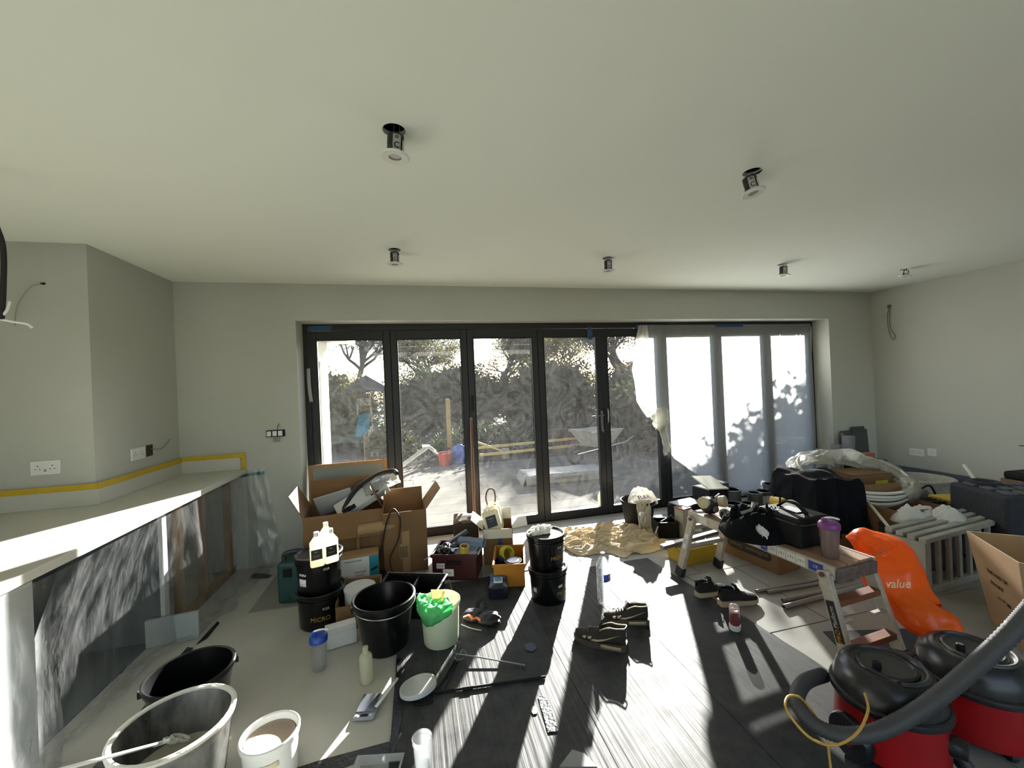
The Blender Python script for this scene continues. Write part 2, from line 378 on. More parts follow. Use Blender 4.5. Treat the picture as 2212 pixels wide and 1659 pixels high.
for i in range(8):
    a, b = LB[i]+.002, LB[i+1]-.002; y0, y1 = YF+.004, YF+.064; zt = ZT-.066; zb = .006
    mb = MB(); mb.box(a, a+ST, y0, y1, zb, zt); mb.box(b-ST, b, y0, y1, zb, zt)
    mb.box(a+ST, b-ST, y0, y1, zt-RT, zt); mb.box(a+ST, b-ST, y0, y1, zb, zb+RB)
    leaf = mb.build('door_leaf', anth, door, bevel=.003, smooth=False)
    if i: MB().box(LB[i]-.006, LB[i]+.006, YF+.03, YF+.045, .006, ZT-.066).build('meeting_seal', gasket, leaf, smooth=False)
    mb = MB(); g0, g1, h0, h1 = a+ST, b-ST, zb+RB, zt-RT; e = .008
    mb.box(g0, g0+e, y0-.004, y0+.01, h0, h1); mb.box(g1-e, g1, y0-.004, y0+.01, h0, h1); mb.box(g0+e, g1-e, y0-.004, y0+.01, h0, h0+e); mb.box(g0+e, g1-e, y0-.004, y0+.01, h1-e, h1)
    mb.build('glazing_bead', gasket, leaf, smooth=False)
    mb = MB(); yy = YF+.034; mb.add([(g0-.01,yy,h0-.01),(g1+.01,yy,h0-.01),(g1+.01,yy,h1+.01),(g0-.01,yy,h1+.01)], [(0,1,2,3)])
    mb.build('glass_pane', glass, leaf, smooth=False)
    if i == 3:
        mb = MB(); hx = b-.032; mb.box(hx-.014, hx+.014, y0-.012, y0, .94, 1.17); mb.tube([(hx, y0-.012, 1.12), (hx, y0-.055, 1.12), (hx-.03, y0-.06, 1.12), (hx-.14, y0-.055, 1.115)], .008, 10)
        mb.build('lever_handle', handle_m, leaf)
        mb = MB(); mb.lathe([(.011, 0), (.011, .008), (.006, .01)], 12); k = mb.build('lock_cylinder', steel, leaf, loc=(hx, y0-.012, .985), rot=(R_(90), 0, 0))
        MB().tube([(hx, y0-.02, .975), (hx+.012, y0-.03, .95), (hx, y0-.03, .925), (hx-.012, y0-.03, .95), (hx, y0-.02, .975)], .0025, 6).build('key_ring', steel, leaf)
    if i in (4, 2):
        hx = a+.032; zc = 1.11 if i == 4 else 1.33
        MB().tube(sm([(hx, y0, zc-.075), (hx, y0-.03, zc-.07), (hx, y0-.04, zc), (hx, y0-.03, zc+.07), (hx, y0, zc+.075)]), .008, 8).build('pull_handle', handle_m if i == 4 else blackm, leaf)

# ------------------------------------------------------------------ indoor tiles, laid as parts of the floor
tilem = mat('stone_tile', (138, 136, 129), .6, spec=.3, var=.10, scale=2.6, bump=.05, bscale=25)
tile_rows = [(3.152, 3.97, [-1.2, -.35, .45, 1.28, 1.75, 2.57, 3.4, 4.22, 5.04, 5.74]), (2.685, 3.146, [1.13, 2.07, 2.92, 3.74, 4.56, 5.38, 5.74]),
             (1.945, 2.679, [1.25, 1.93, 2.37, 3.2, 4.02, 4.84, 5.74]), (1.21, 1.939, [1.3, 1.94, 2.36, 2.78, 3.6, 4.42, 5.24, 5.74]), (.47, 1.204, [1.3, 2.12, 2.94, 3.76, 4.58, 5.4, 5.74]), (-.3, .464, [1.3, 2.5, 3.3, 4.1, 4.9, 5.74]), (-2.2, -.306, [-1.2, 0, 1.2, 2.4, 3.6, 4.8, 5.74])]
for y0, y1, xs in tile_rows:
    for x0, x1 in zip(xs, xs[1:]):
        MB().box(x0+.003, x1-.003, y0, y1, .0, .006).build('tile', tilem, FLOOR, bevel=.0015, smooth=False, seg=1)
FZ = .006

# ------------------------------------------------------------------ outside: patio, ground
PZ = -.03
paverm = mat('patio_paver', (98, 96, 90), .85, spec=.05, var=.12, scale=2.2, bump=.08, bscale=20)
soil = mat('soil', (56, 50, 40), .95, var=.3, scale=5, bump=.5, bscale=14)
grassm = mat('grass_ground', (62, 74, 34), .95, var=.3, scale=6, bump=.5, bscale=30)
patio = struct('patio', MB().box(-1.6, 9.5, YF+.1, 8.02, -.2, PZ-.012), mat('patio_bed', (120, 114, 100), .9), smooth=False, label='pale stone plank patio outside the folding doors')
rows = [8.0-.3325*i for i in range(12)]
for j, y in enumerate(rows[:-1]):
    off = .235-.37*((j+1) % 2 == 0)+(.008*j) if j % 2 else .59+.008*j
    x = off-1.1*2
    y0 = max(rows[j+1], YF+.13)
    while x < 9.4:
        a, b = max(x, -1.55), min(x+1.1, 9.4)
        if b-a > .05: MB().box(a+.003, b-.003, y0+.003, y-.003, PZ-.014, PZ).build('paver', paverm, patio, smooth=False)
        x += 1.1
struct('garden_ground', MB().grid(lambda u, v: (-40+110*u, 8.0+82*v, -.16+.10*ns((u*30, v*30, 0))+.35*min(1, v*6)-0.02*(v*60)), 60, 60), soil, label='bare brown soil of the garden')
struct('lawn', MB().grid(lambda u, v: (-5+4.2*u+v*1.4, 11.5+10*v, .12+.05*ns((u*8, v*12, 3))), 20, 30), grassm, label='strip of green lawn in the garden')

def leaf_cloud(mb, pts, n, spread, size, rnd, up=.3):
    for _ in range(n):
        c = rnd.choice(pts)+Vector((rnd.gauss(0, spread), rnd.gauss(0, spread), rnd.gauss(0, spread*.8)))
        a = Vector((rnd.uniform(-1, 1), rnd.uniform(-1, 1), rnd.uniform(-1, 1))).normalized(); b = a.cross(Vector((rnd.uniform(-1, 1), rnd.uniform(-1, 1), rnd.uniform(-.5, 1)))).normalized()
        s = size*rnd.uniform(.6, 1.3); a *= s; b *= s*.55
        mb.add([c-a, c+b*.8, c+a, c-b*.8], [(0,1,2,3)])
def tree(name, label, loc, h, seed, leafm, barkm, nleaf=2500, lsize=.1, spread=.3, depth=5, width=.55, trunk=.12, fork=3, cat='tree', low=.13, group='trees and hedges beyond the patio'):
    rnd = random.Random(seed); t = thing(name, label, cat, loc, rnd.uniform(0, 6), group)
    mb = MB(); tips = []
    def grow(p, d, L, r, k):
        q = p
        n = 3; pts = [p]
        for i in range(n):
            d = (d+Vector((rnd.gauss(0, .13), rnd.gauss(0, .13), rnd.gauss(0, .08)))).normalized(); q = q+d*(L/n); pts.append(q)
        mb.tube(pts, [r*(1-.12*i) for i in range(n+1)], 5 if k > 2 else 3, caps=False)
        if k <= 2: tips.append(q); tips.append(pts[1])
        if k == 0: return
        for _ in range(fork if k > 1 else 2):
            a = rnd.uniform(0, 2*math.pi); e = rnd.uniform(.3, .95)*width*1.6
            nd = (d+Vector((math.cos(a)*e, math.sin(a)*e, rnd.uniform(-.15, .25)))).normalized()
            grow(q if rnd.random() < .7 else pts[2], nd, L*rnd.uniform(.6, .82), r*.62, k-1)
    grow(Vector((0, 0, 0)), Vector((0, 0, 1)), h*low, trunk, depth)
    zm = max(p.z for p in tips); k = h/zm
    mb.v = [(x*k, y*k, z*k) for x, y, z in mb.v]; tips = [p*k for p in tips]
    mb.build('branches', barkm, t, smooth=False)
    if nleaf:
        lb = MB(); leaf_cloud(lb, tips, nleaf, spread, lsize, rnd)
        o = lb.build('foliage', leafm, t, smooth=False); o['kind'] = 'stuff'
    return t
def hedge(name, label, loc, size, seed, leafm, n, lsize, barkm, cat='bush', prof=None, group='trees and hedges beyond the patio', core=True, rough=.3):
    rnd = random.Random(seed); t = thing(name, label, cat, loc, 0, group); pts = []
    sx, sy, sz = size
    for _ in range(max(120, n//12)):
        x = rnd.uniform(-sx, sx); y = rnd.uniform(-sy, sy)
        top = sz*(.94-.5*rough+rough*ns((x*1.3, y*1.3, seed)))*(prof(x) if prof else 1)*(1-.35*abs(x/sx)**3)
        pts.append(Vector((x, y, top*rnd.random()**.6)))
    lb = MB(); leaf_cloud(lb, pts, n, .16, lsize, rnd); o = lb.build('foliage', leafm, t, smooth=False); o['kind'] = 'stuff'
    if core:                                              # dense inner growth
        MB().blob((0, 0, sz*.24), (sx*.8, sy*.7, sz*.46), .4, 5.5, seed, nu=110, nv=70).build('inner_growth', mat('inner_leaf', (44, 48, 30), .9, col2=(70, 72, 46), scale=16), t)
    mb = MB()
    for _ in range(26):
        p = rnd.choice(pts); q = Vector((p.x*.55, p.y*.55, 0)); mid = (p+q)/2+Vector((rnd.gauss(0, .1), rnd.gauss(0, .1), 0))
        mb.tube([q, mid, p], [.03, .018, .006], 4, caps=False)
    mb.build('stems', barkm, t, smooth=False)
    return t
bark = mat('bark', (52, 46, 38), .9, var=.2, scale=12)
lf_dark = mat('leaf_dark', (44, 52, 30), .8, spec=.2, trans=.35, var=.3, scale=1.5)
lf_olive = mat('leaf_olive', (74, 74, 42), .8, spec=.2, trans=.35, var=.3, scale=1.5)
lf_yel = mat('leaf_yellow', (112, 106, 48), .8, spec=.2, trans=.4, var=.25, scale=1.5)
lf_brown = mat('leaf_brown', (72, 64, 44), .8, spec=.2, trans=.3, var=.3, scale=1.5)
tree('bare_tree', 'tall half-bare tree spreading behind the leftmost pane', (-2.2, 17.5, 0), 5.2, 27, lf_olive, bark, 20000, .042, .34, 6, .75, .06)
tree('bare_tree', 'slender sparse tree with fine twigs seen in second pane', (1.0, 23, 0), 5.6, 8, lf_olive, bark, 16000, .045, .36, 6, .65, .06)
tree('leafy_tree', 'leafy tree with yellowing crown at edge of second pane', (4.6, 22, 0), 5.2, 5, lf_olive, bark, 18000, .05, .4, 6, .7, .08)
tree('bare_tree', 'bare twiggy tree standing behind the third pane', (8.4, 23, 0), 5.0, 14, lf_yel, bark, 15000, .045, .36, 6, .65, .065)
tree('leafy_tree', 'dense tall conifer-like tree filling the fourth pane', (10.3, 19.0, 0), 4.7, 21, lf_dark, bark, 22000, .055, .36, 6, .55, .1)
tree('leafy_tree', 'olive leaved tree behind the white hanging plastic', (15.5, 20, 0), 4.8, 33, lf_olive, bark, 14000, .055, .4, 6, .65, .08)
tree('bare_tree', 'fine-twigged tree rising between first and second pane', (-.6, 24, 0), 5.6, 52, lf_olive, bark, 14000, .045, .4, 6, .7, .06)
tree('bare_tree', 'fine-twigged pale tree rising between third and fourth pane', (6.3, 24.5, 0), 5.5, 61, lf_yel, bark, 14000, .045, .4, 6, .7, .06)
hedge('garden_hedge', 'yellow-green shrub at the foot of white house wing', (-2.6, 14.5, 0), (1.3, .9, 2.5), 41, lf_yel, 5000, .06, bark)
hedge('garden_hedge', 'dense dark bush massed behind the second pane', (1.3, 17, 0), (2.6, 1.2, 2.9), 42, lf_dark, 9000, .075, bark)
hedge('garden_hedge', 'rounded olive bush massed behind the third pane', (5.6, 16.5, 0), (2.4, 1.2, 3.0), 43, lf_olive, 8500, .075, bark)
hedge('garden_hedge', 'thick brown-green bush massed behind the fourth pane', (9.6, 15.5, 0), (2.3, 1.0, 2.7), 44, lf_brown, 8500, .075, bark)
hedge('garden_hedge', 'dark bush beyond the door handles', (13.6, 15.0, 0), (2.4, 1.2, 2.7), 45, lf_dark, 8500, .075, bark)
hedge('garden_hedge', 'low straggling plants along the soil path', (-.6, 10.2, -.1), (.55, 1.1, .7), 46, lf_olive, 1600, .05, bark)
hedge('garden_hedge', 'low weedy growth edging the patio behind the rails', (1.6, 9.4, -.15), (1.3, .5, .75), 47, lf_dark, 2600, .05, bark)
hedge('garden_hedge', 'low brown scrub behind the wheelbarrow', (4.6, 9.6, -.15), (1.6, .5, .9), 48, lf_brown, 3400, .05, bark)
# the bush that shades the right-hand panes
hedge('patio_bush', 'big leafy bush whose shadow falls on the plastic-covered panes', (7.2, 8.0, -.1), (3.0, .6, 2.85), 49, lf_dark, 15000, .085, bark, prof=lambda x: .68+.35*min(1, max(0, (x+2.2)/1.4)), rough=.12, core=False)

# ------------------------------------------------------------------ outside: house wing and garden things
wing = thing('house_wing', 'white rendered house wing with window beyond leftmost pane', 'building', (0, 0, 0))
wr = mat('white_render', (226, 224, 214), .85, bump=.1, bscale=60)
cx, yf = -1.32, AX(711, 900, -1.32).y
MB().box(cx-1.2, cx, yf-.001, yf+.05, -.1, 2.28).build('end_wall', wr, wing, smooth=False)
wy0, wy1 = yf-1.15, yf-.42
mb = MB(); mb.box(cx-.2, cx, 4.35, wy0, -.1, 2.28); mb.box(cx-.2, cx, wy1, yf, -.1, 2.28); mb.box(cx-.2, cx, wy0, wy1, 1.95, 2.28); mb.box(cx-.2, cx, wy0, wy1, -.1, .12)
mb.build('side_wall', wr, wing, smooth=False)
gf = mat('grey_window_frame', (120, 124, 126), .5)
mb = MB(); mb.box(cx-.09, cx-.02, wy0, wy0+.06, .12, 1.95); mb.box(cx-.09, cx-.02, wy1-.06, wy1, .12, 1.95); mb.box(cx-.09, cx-.02, wy0, wy1, 1.86, 1.95); mb.box(cx-.09, cx-.02, wy0, wy1, .12, .2)
mb.build('window_frame', gf, wing, smooth=False)
MB().box(cx-.06, cx-.05, wy0, wy1, .2, 1.86).build('window_pane', mat('wing_glass', (60, 72, 76), .08, spec=.8), wing, smooth=False)
MB().box(cx-1.3, cx+.34, 4.5, yf+.34, 2.28, 2.31).build('soffit', mat('soffit_white', (222, 222, 216), .6), wing, smooth=False)
MB().box(cx+.34, cx+.37, 4.5, yf+.37, 2.24, 2.42).build('fascia', mat('fascia_white', (226, 226, 222), .5), wing, smooth=False)
tower = thing('play_tower', 'small garden play tower with dark roof and teal slide', 'play tower', AY(800, 935, 14.5))
tw = mat('tower_wood', (120, 104, 84), .8)
for a, b in ((-.55, -.45), (.55, -.45), (-.55, .45), (.55, .45)): MB().box(a-.05, a+.05, b-.05, b+.05, 0, 1.5).build('post', tw, tower, smooth=False)
mb = MB(); mb.add([(-.85,-.7,1.4),(.85,-.7,1.4),(.85,.7,1.4),(-.85,.7,1.4),(0,-.7,1.95),(0,.7,1.95)], [(0,1,4),(2,3,5),(0,4,5,3),(1,2,5,4),(0,3,2,1)])
mb.build('roof', mat('tower_roof', (46, 48, 56), .8), tower, smooth=False)
MB().box(-.55, .55, -.45, .45, .62, .68).build('deck', tw, tower, smooth=False)
MB().bar((-.1, -.5, .68), (-.1, -1.5, .02), .36, .05).build('slide', mat('teal_plastic', (52, 120, 128), .4), tower, smooth=False)
mb = MB(); mb.bar((-.35, -.5, 0), (-.28, -.5, 1.3), .05, .05); mb.bar((.15, -.5, 0), (.08, -.5, 1.3), .05, .05); mb.box(-.3, .1, -.52, -.48, .95, 1.2); mb.build('ladder_frame', mat('pale_timber', (176, 160, 130), .7), tower, smooth=False)
fp = thing('garden_fence', 'short low wooden fence running beside the soil path', 'fence', (0, 0, 0))
p0, p1 = AY(790, 985, 9.6), AY(812, 938, 13.0)
for k in range(9):
    q = p0.lerp(p1, k/8); q.z = -.1; MB().box(-.06, .06, -.012, .012, 0, .62).build('slat', mat('grey_timber', (112, 100, 84), .85, var=.15), fp, loc=q, rot=(0, 0, R_(80)), smooth=False)
MB().bar((p0.x, p0.y, .4), (p1.x, p1.y, .4), .03, .06).build('rail', MATS['grey_timber'], fp, smooth=False)
q = AY(972, 985, 9.0); q.z = -.1
tag(MB().box(-.045, .045, -.045, .045, 0, 1.35).build('fence_post', mat('fence_timber', (128, 106, 60), .8, var=.2), loc=q, smooth=False, bevel=.006), 'upright wooden post seen through the second pane', 'post')
# folded work trestle on the soil
q = AY(915, 985, 8.4); q.z = -.1
ft = thing('folding_trestle', 'grey metal folding trestle lying open beyond the patio', 'trestle', q)
for s in (-1, 1):
    MB().bar((-.52, s*.16, .02), (.1, s*.16, .42), .05, .04).build('rail', alu, ft, smooth=False)
    MB().bar((.1, s*.16, .42), (.52, s*.16, .04), .035, .035).build('leg', alu, ft, smooth=False)
for t in (.35, .75): MB().bar((.1+.42*t, -.16, .42-.38*t), (.1+.42*t, .16, .42-.38*t), .03, .03).build('crossbar', alu, ft, smooth=False)
MB().box(-.02, .14, -.17, .17, .42, .44).build('hinge_plate', alu, ft, smooth=False)
q = AY(962, 1000, 8.25); q.z = -.06
rb = thing('flower_pot', 'red plastic bucket with earth at patio edge', 'bucket', q)
MB().lathe([(.11, 0), (.15, .22), (.16, .22), (.16, .25), (.14, .25), (.10, .03), (0, .03)], 20).build('shell', mat('red_faded', (150, 62, 50), .6), rb)
MB().lathe([(.14, .2), (0, .23)], 16).build('earth', soil, rb)
q = AY(996, 995, 8.4); q.z = -.1
tag(MB().blob((0, 0, .17), (.22, .16, .22), .35, 2.2, 4, flat=-.17).build('blue_sack', mat('blue_sheet', (62, 84, 150), .5, trans=.2), loc=q), 'crumpled blue plastic sack beyond the second pane', 'sack')
rail = mat('yellow_timber', (170, 150, 96), .7, var=.1)
a, b = AY(1036, 988, 8.15), AY(1297, 974, 8.3)
tag(MB().bar((a.x, a.y, .1), (b.x, b.y, .12), .05, .05).build('timber_rail', rail, smooth=False), 'lower of two long pale timber rails edging the patio', 'timber rail')
tag(MB().bar((a.x, a.y+.3, .2), (b.x, b.y+.3, .23), .05, .05).build('timber_rail', rail, smooth=False), 'upper of two long pale timber rails edging the patio', 'timber rail')
a2, b2 = AY(1030, 955, 8.3), AY(1096, 978, 8.3)
tag(MB().bar(a2, b2, .04, .04).build('timber_prop', rail, smooth=False), 'short pale timber prop slanting onto the rails', 'timber prop')
q = AY(1092, 982, 8.3); q.z = -.05
tag(MB().box(-.07, .07, -.07, .07, 0, .22).build('support_block', mat('concrete_block', (120, 118, 112), .9), loc=q, smooth=False, bevel=.01), 'grey block under the timber rails', 'block')
for px, py, lab, sx in ((1130, 962, 'crumpled pale blue tarpaulin behind the third pane', .33), (1218, 950, 'flat pale blue tarpaulin draped over a stump', .36)):
    q = AY(px, py, 9.2); zz = q.z-.12; q.z = zz
    tag(MB().grid(lambda u, v: ((u-.5)*2*sx, (v-.5)*.5, .12+.16*ns((u*4, v*4, sx*9))-.2*(abs(u-.5)*2)**2*(.5+.5*ns((u*7, v*3, 1)))), 16, 10).build('tarpaulin', mat('pale_blue_sheet', (120, 128, 150), .6, trans=.3), loc=q, solid=.006), lab, 'tarpaulin')
q = AY(1213, 985, 9.1); q.z = -.15
tag(MB().lathe([(.3, 0), (.24, .2), (.23, .52), (.2, .55), (0, .56)], 18).build('tree_stump', mat('stump_bark', (64, 54, 40), .9, bump=.8, bscale=20, var=.3), loc=q), 'rough brown tree stump by the soil edge', 'stump')
q = AY(1290, 1000, 7.2); q.z = PZ
wb = thing('wheelbarrow', 'pale metal wheelbarrow standing on the patio', 'wheelbarrow', q, R_(20))
mb = MB(); T0, T1 = [(-.42, -.3), (.42, -.3), (.42, .3), (-.42, .3)], [(-.2, -.18), (.2, -.18), (.2, .18), (-.2, .18)]
mb.add([(x, y, .58+.05*(x < 0)) for x, y in T0]+[(x, y, .3) for x, y in T1], [(0,1,5,4),(1,2,6,5),(2,3,7,6),(3,0,4,7),(7,6,5,4)])
mb.build('tray', mat('barrow_grey', (150, 148, 140), .6, var=.15), wb, solid=.008, smooth=False)
MB().tube([(x, y, .6) for x, y in T0], .014, 8, closed=True).build('rim', MATS['barrow_grey'], wb)
for s in (-1, 1): MB().tube([(-.55, s*.06, .2), (0, s*.2, .28), (.5, s*.27, .33), (.75, s*.27, .42)], .016, 8).build('handle', steel, wb); MB().tube([(.3, s*.22, .3), (.38, s*.24, 0), (.2, s*.2, .02)], .013, 6).build('leg', steel, wb)
mb = MB(); mb.tube([(-.55+.17*math.cos(t*math.pi/10), 0, .18+.16*math.sin(t*math.pi/10)) for t in range(20)], .035, 8, closed=True); mb.build('tyre', rubber, wb)
# wrapped slab stack on the patio
q = G(1225, 1043, PZ); sl = thing('paver_stack', 'long low stack of slabs under a white printed wrap on patio', 'stack', q, R_(-3))
MB().box(-.62, .66, .02, .5, 0, .13).build('slabs', mat('slab_grey', (110, 108, 102), .8), sl, smooth=False, bevel=.004)
wrapm = mat('white_wrap', (122, 122, 118), .55, bump=.25, bscale=20)
mb = MB(); mb.grid(lambda u, v: (-.64+1.32*u, 0+.54*v, .14+.02*ns((u*6, v*4, 2))), 18, 8); mb.grid(lambda u, v: (-.64+1.32*u+.02*ns((u*9, v*2, 0)), -.012*v+.01*ns((u*8, v*3, 1)), .14-.14*v), 18, 6)
mb.grid(lambda u, v: (-.64-.05*v+.03*ns((u*7, v*5, 4)), .54*u, .14-.14*v), 10, 6); mb.build('wrap', wrapm, sl, solid=.004)
text('BUILDING SUPPLIES', .045, mat('print_dark', (46, 46, 46), .8), sl, loc=(.02, -.022, .085), rot=(R_(90), 0, 0), sx=1.1)
q = G(1302, 1098, PZ); jug = thing('plastic_jug', 'white plastic jug standing just outside the glass', 'jug', q)
MB().lathe([(.05, 0), (.055, .02), (.055, .15), (.03, .2), (.022, .22), (0, .22)], 18).build('body', ivory, jug); MB().tube(sm([(.0, 0, .2), (-.02, 0, .27), (.03, 0, .29), (.055, 0, .24), (.05, 0, .17)]), .008, 8).build('handle', ivory, jug)

# ------------------------------------------------------------------ worktop, cabinets, film on the left
wt_m = mat('white_worktop', (196, 194, 184), .5, spec=.3, var=.03, scale=3)
WZ, WX = .871, -1.473
top = thing('worktop', 'long pale worktop with low upstand along the left walls', 'worktop', (0, 0, 0))
MB().prism([(XLL+.02, .4), (WX, .4), (WX, D-.002), (XB+.002, D-.002), (XB+.002, YA-.002), (XLL+.02, YA-.002)], WZ-.04, WZ).build('worktop_slab', wt_m, top, smooth=False, bevel=.003)
mb = MB(); mb.box(XLL+.02, XB+.022, YA-.022, YA-.001, WZ, .978); mb.build('upstand', wt_m, top, smooth=False, bevel=.002)
MB().box(XB+.001, XB+.021, YA-.0, D-.022, WZ, .978).build('upstand', wt_m, top, smooth=False, bevel=.002)
MB().box(XB+.001, -1.512, D-.021, D-.001, WZ, .978).build('upstand', wt_m, top, smooth=False, bevel=.002)
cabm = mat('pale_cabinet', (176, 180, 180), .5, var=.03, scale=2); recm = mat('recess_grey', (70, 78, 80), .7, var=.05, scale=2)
for i, (a, b) in enumerate(((1.40, 1.98), (.80, 1.394), (.42, .794))):
    lab = ['pale base cabinet next to the open recess under worktop', 'pale base cabinet second from the open recess', 'pale base cabinet farthest from the open recess'][i]
    c = thing('base_cabinet', lab, 'cabinet', (0, 0, 0), group='base cabinets under the worktop')
    MB().box(-2.12, -1.511, a+.002, b, .12, WZ-.042).build('carcass', mat('carcass_grey', (130, 132, 130), .7), c, smooth=False)
    MB().box(-1.51, -1.492, a+.004, b-.002, .125, WZ-.05).build('door', cabm, c, smooth=False, bevel=.002)
    MB().box(-1.58, -1.56, a+.002, b, .0, .12).build('plinth', cabm, c, smooth=False)
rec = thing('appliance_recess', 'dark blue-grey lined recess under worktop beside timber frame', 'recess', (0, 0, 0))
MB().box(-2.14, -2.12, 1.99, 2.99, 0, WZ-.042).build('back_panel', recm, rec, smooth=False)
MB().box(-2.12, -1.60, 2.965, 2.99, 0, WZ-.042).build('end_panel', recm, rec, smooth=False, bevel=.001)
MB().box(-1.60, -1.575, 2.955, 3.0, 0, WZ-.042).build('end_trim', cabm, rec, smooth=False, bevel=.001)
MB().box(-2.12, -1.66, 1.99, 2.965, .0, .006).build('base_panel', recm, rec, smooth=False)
fr = thing('stud_partition', 'open timber stud frame under the far end of worktop', 'frame', (0, 0, 0))
stud = mat('rough_stud', (142, 116, 86), .8, var=.15, scale=10)
for y in (3.16, 3.46, 3.88): MB().box(-1.62, -1.575, y-.022, y+.022, 0, WZ-.045).build('stud', stud, fr, smooth=False)
MB().box(-1.62, -1.575, 3.08, 3.95, 0, .05).build('sole_plate', stud, fr, smooth=False)
# clear dust film taped under the worktop edge
filmm = film('dust_film', (200, 202, 204), clear=.925, gloss=.3, rough=.18, bump=1.0, bscale=16, stretch=(1, 1, .3), streak=.16)
def drape(u, v):
    y = 3.985-3.2*u; f = min(1, max(0, (y-2.75)/.3)); xb = -1.62*(1-f)+(-1.42)*f
    if y < 2.08: xb = xb+(-1.45-xb)*min(1, (2.08-y)/.06)
    if y > 3.55: xb += .07*(y-3.55)/.43
    z = (WZ-.06)*(1-min(1, v/.82)); k = min(1, v/.82)
    gather = math.exp(-((y-3.16)/.22)**2)
    x = -1.478*(1-k)+xb*k-.05*math.sin(k*math.pi)*(1-f)*(y > 2.06)
    x += (.035*k+.012)*ns((y*6, z*2.2, 0), 1, 3)+.022*math.sin(y*22+z*6)*k*(.4+gather)
    if v > .82:
        w_ = (v-.82)/.18; x = x+.10*w_+.03*ns((y*9, w_*3, 2)); z = .012+.028*abs(ns((y*9, w_*4, 5)))
    return (min(x, -1.2), y, z+.004)
fl = thing('dust_sheet', 'clear crinkled plastic film hanging from worktop edge to floor', 'plastic sheet', (0, 0, 0))
MB().grid(drape, 150, 44).build('film', filmm, fl)
wallfilm = thing('dust_sheet', 'clear plastic film flap hanging on back wall beside worktop', 'plastic sheet', (0, 0, 0))
MB().grid(lambda u, v: (-1.47+(.17+.16*v*v)*u, D-.012-.02*abs(ns((u*4, v*5, 7)))-.16*max(0, v-.7)*2*(.4+u), .84*(1-v)+.02), 22, 30).build('film', filmm, wallfilm)
tb = thing('board', 'pale offcut board standing on floor under the plastic film', 'board', (-1.52, 2.93, .002), R_(6)); MB().box(-.14, .13, -.012, .012, 0, .165).build('panel', mat('pale_board', (150, 157, 156), .6), tb, smooth=False, bevel=.002)
yt = mat('yellow_tape', (196, 164, 40), .6, var=.06, scale=14)
tp = thing('masking_tape', 'yellow masking tape stuck along the top of upstand', 'tape', (0, 0, 0)); tz0, tz1 = .968, 1.006
MB().box(XLL+.02, XB+.0235, YA-.0245, YA-.0228, tz0+.002, tz1).build('tape_strip', yt, tp, smooth=False)
MB().box(XB+.0225, XB+.0242, YA-.02, D-.02, tz0, tz1).build('tape_strip', yt, tp, smooth=False)
MB().box(XB+.02, -1.472, D-.0245, D-.0225, tz0+.006, tz1+.006).build('tape_strip', yt, tp, smooth=False)
MB().box(-1.51, -1.472, D-.0042, D-.0022, .80, tz1+.006).build('tape_strip', yt, tp, smooth=False)
tag(MB().add([(-1.53, D-.0055, .800), (-1.33, D-.0055, .812), (-1.33, D-.0055, .838), (-1.53, D-.0055, .824)], [(0,1,2,3)]).build('film_tape', mat('teal_tape', (36, 96, 104), .5), solid=.0012, smooth=False), 'teal tape strip holding film to back wall', 'tape')

# ------------------------------------------------------------------ wall fittings
def socket(loc, rot, label, w_=.146, usb=True, slots=2, group='wall sockets'):
    t = thing('wall_socket', label, 'socket', loc, rot=rot, group=group)
    MB().box(-w_/2, w_/2, -.009, 0, -.043, .043).build('face_plate', whitep, t, bevel=.003, smooth=False)
    cs = (-w_/4, w_/4) if slots == 2 else (0,)
    for c in cs:
        for dx, dz, sx, sz in ((0, .012, .004, .008), (-.011, -.008, .007, .004), (.011, -.008, .007, .004)):
            MB().box(c+dx-sx/2, c+dx+sx/2, -.0096, -.008, dz-sz/2, dz+sz/2).build('pin_slot', blackm, t, smooth=False)
    for c in cs: MB().box(c-.008+(.022 if c < 0 else -.022), c+.008+(.022 if c < 0 else -.022), -.012, -.009, .018, .034).build('rocker', whitep, t, bevel=.001, smooth=False)
    if usb:
        for dz in (-.012, -.02): MB().box(-.006, .006, -.0096, -.008, dz-.002, dz+.002).build('usb_slot', blackm, t, smooth=False)
    return t
q = AY(100, 1010, YA); socket((q.x, YA, q.z), (0, 0, 0), 'white double wall socket above the tape on left wall')
q = AX(297, 980, XB); socket((XB, q.y, q.z), (0, 0, R_(90)), 'white double socket on side wall next to dark back box', usb=False)
q = AX(322, 973, XB); bx_ = thing('back_box', 'open dark back box with loose wire beside side wall socket', 'back box', (XB+.001, q.y, q.z), R_(90))
MB().box(-.035, .035, -.004, 0, -.042, .042).build('box', mat('box_brown', (60, 50, 38), .8), bx_, smooth=False)
MB().tube(sm([(.01, -.004, .01), (.06, -.04, .0), (.12, -.05, .03), (.17, -.05, .06)]), .003, 6).build('loose_wire', mat('wire_grey', (120, 116, 106), .6), bx_)
q = AY(596, 936, D); sw = thing('switch_module', 'bare three gang switch with loose wires on back wall', 'switch', (q.x, D-.001, q.z))
MB().box(-.075, .075, -.012, 0, -.03, .03).build('metal_frame', blackm, sw, smooth=False, bevel=.002)
for k in (-.05, -.005, .04): MB().box(k-.017, k+.017, -.022, -.012, -.022, .022).build('module', whitep, sw, smooth=False, bevel=.002)
for k in (-.01, .005, .02, .035): MB().tube(sm([(k, -.01, -.025), (k+.004, -.03, -.045), (k-.004, -.02, -.075)]), .0018, 5).build('wire', blackm, sw)
MB().tube(sm([(.02, -.01, .03), (.025, -.03, .06), (.03, -.004, .085), (.018, -.012, .055)]), .002, 5).build('wire', blackm, sw)
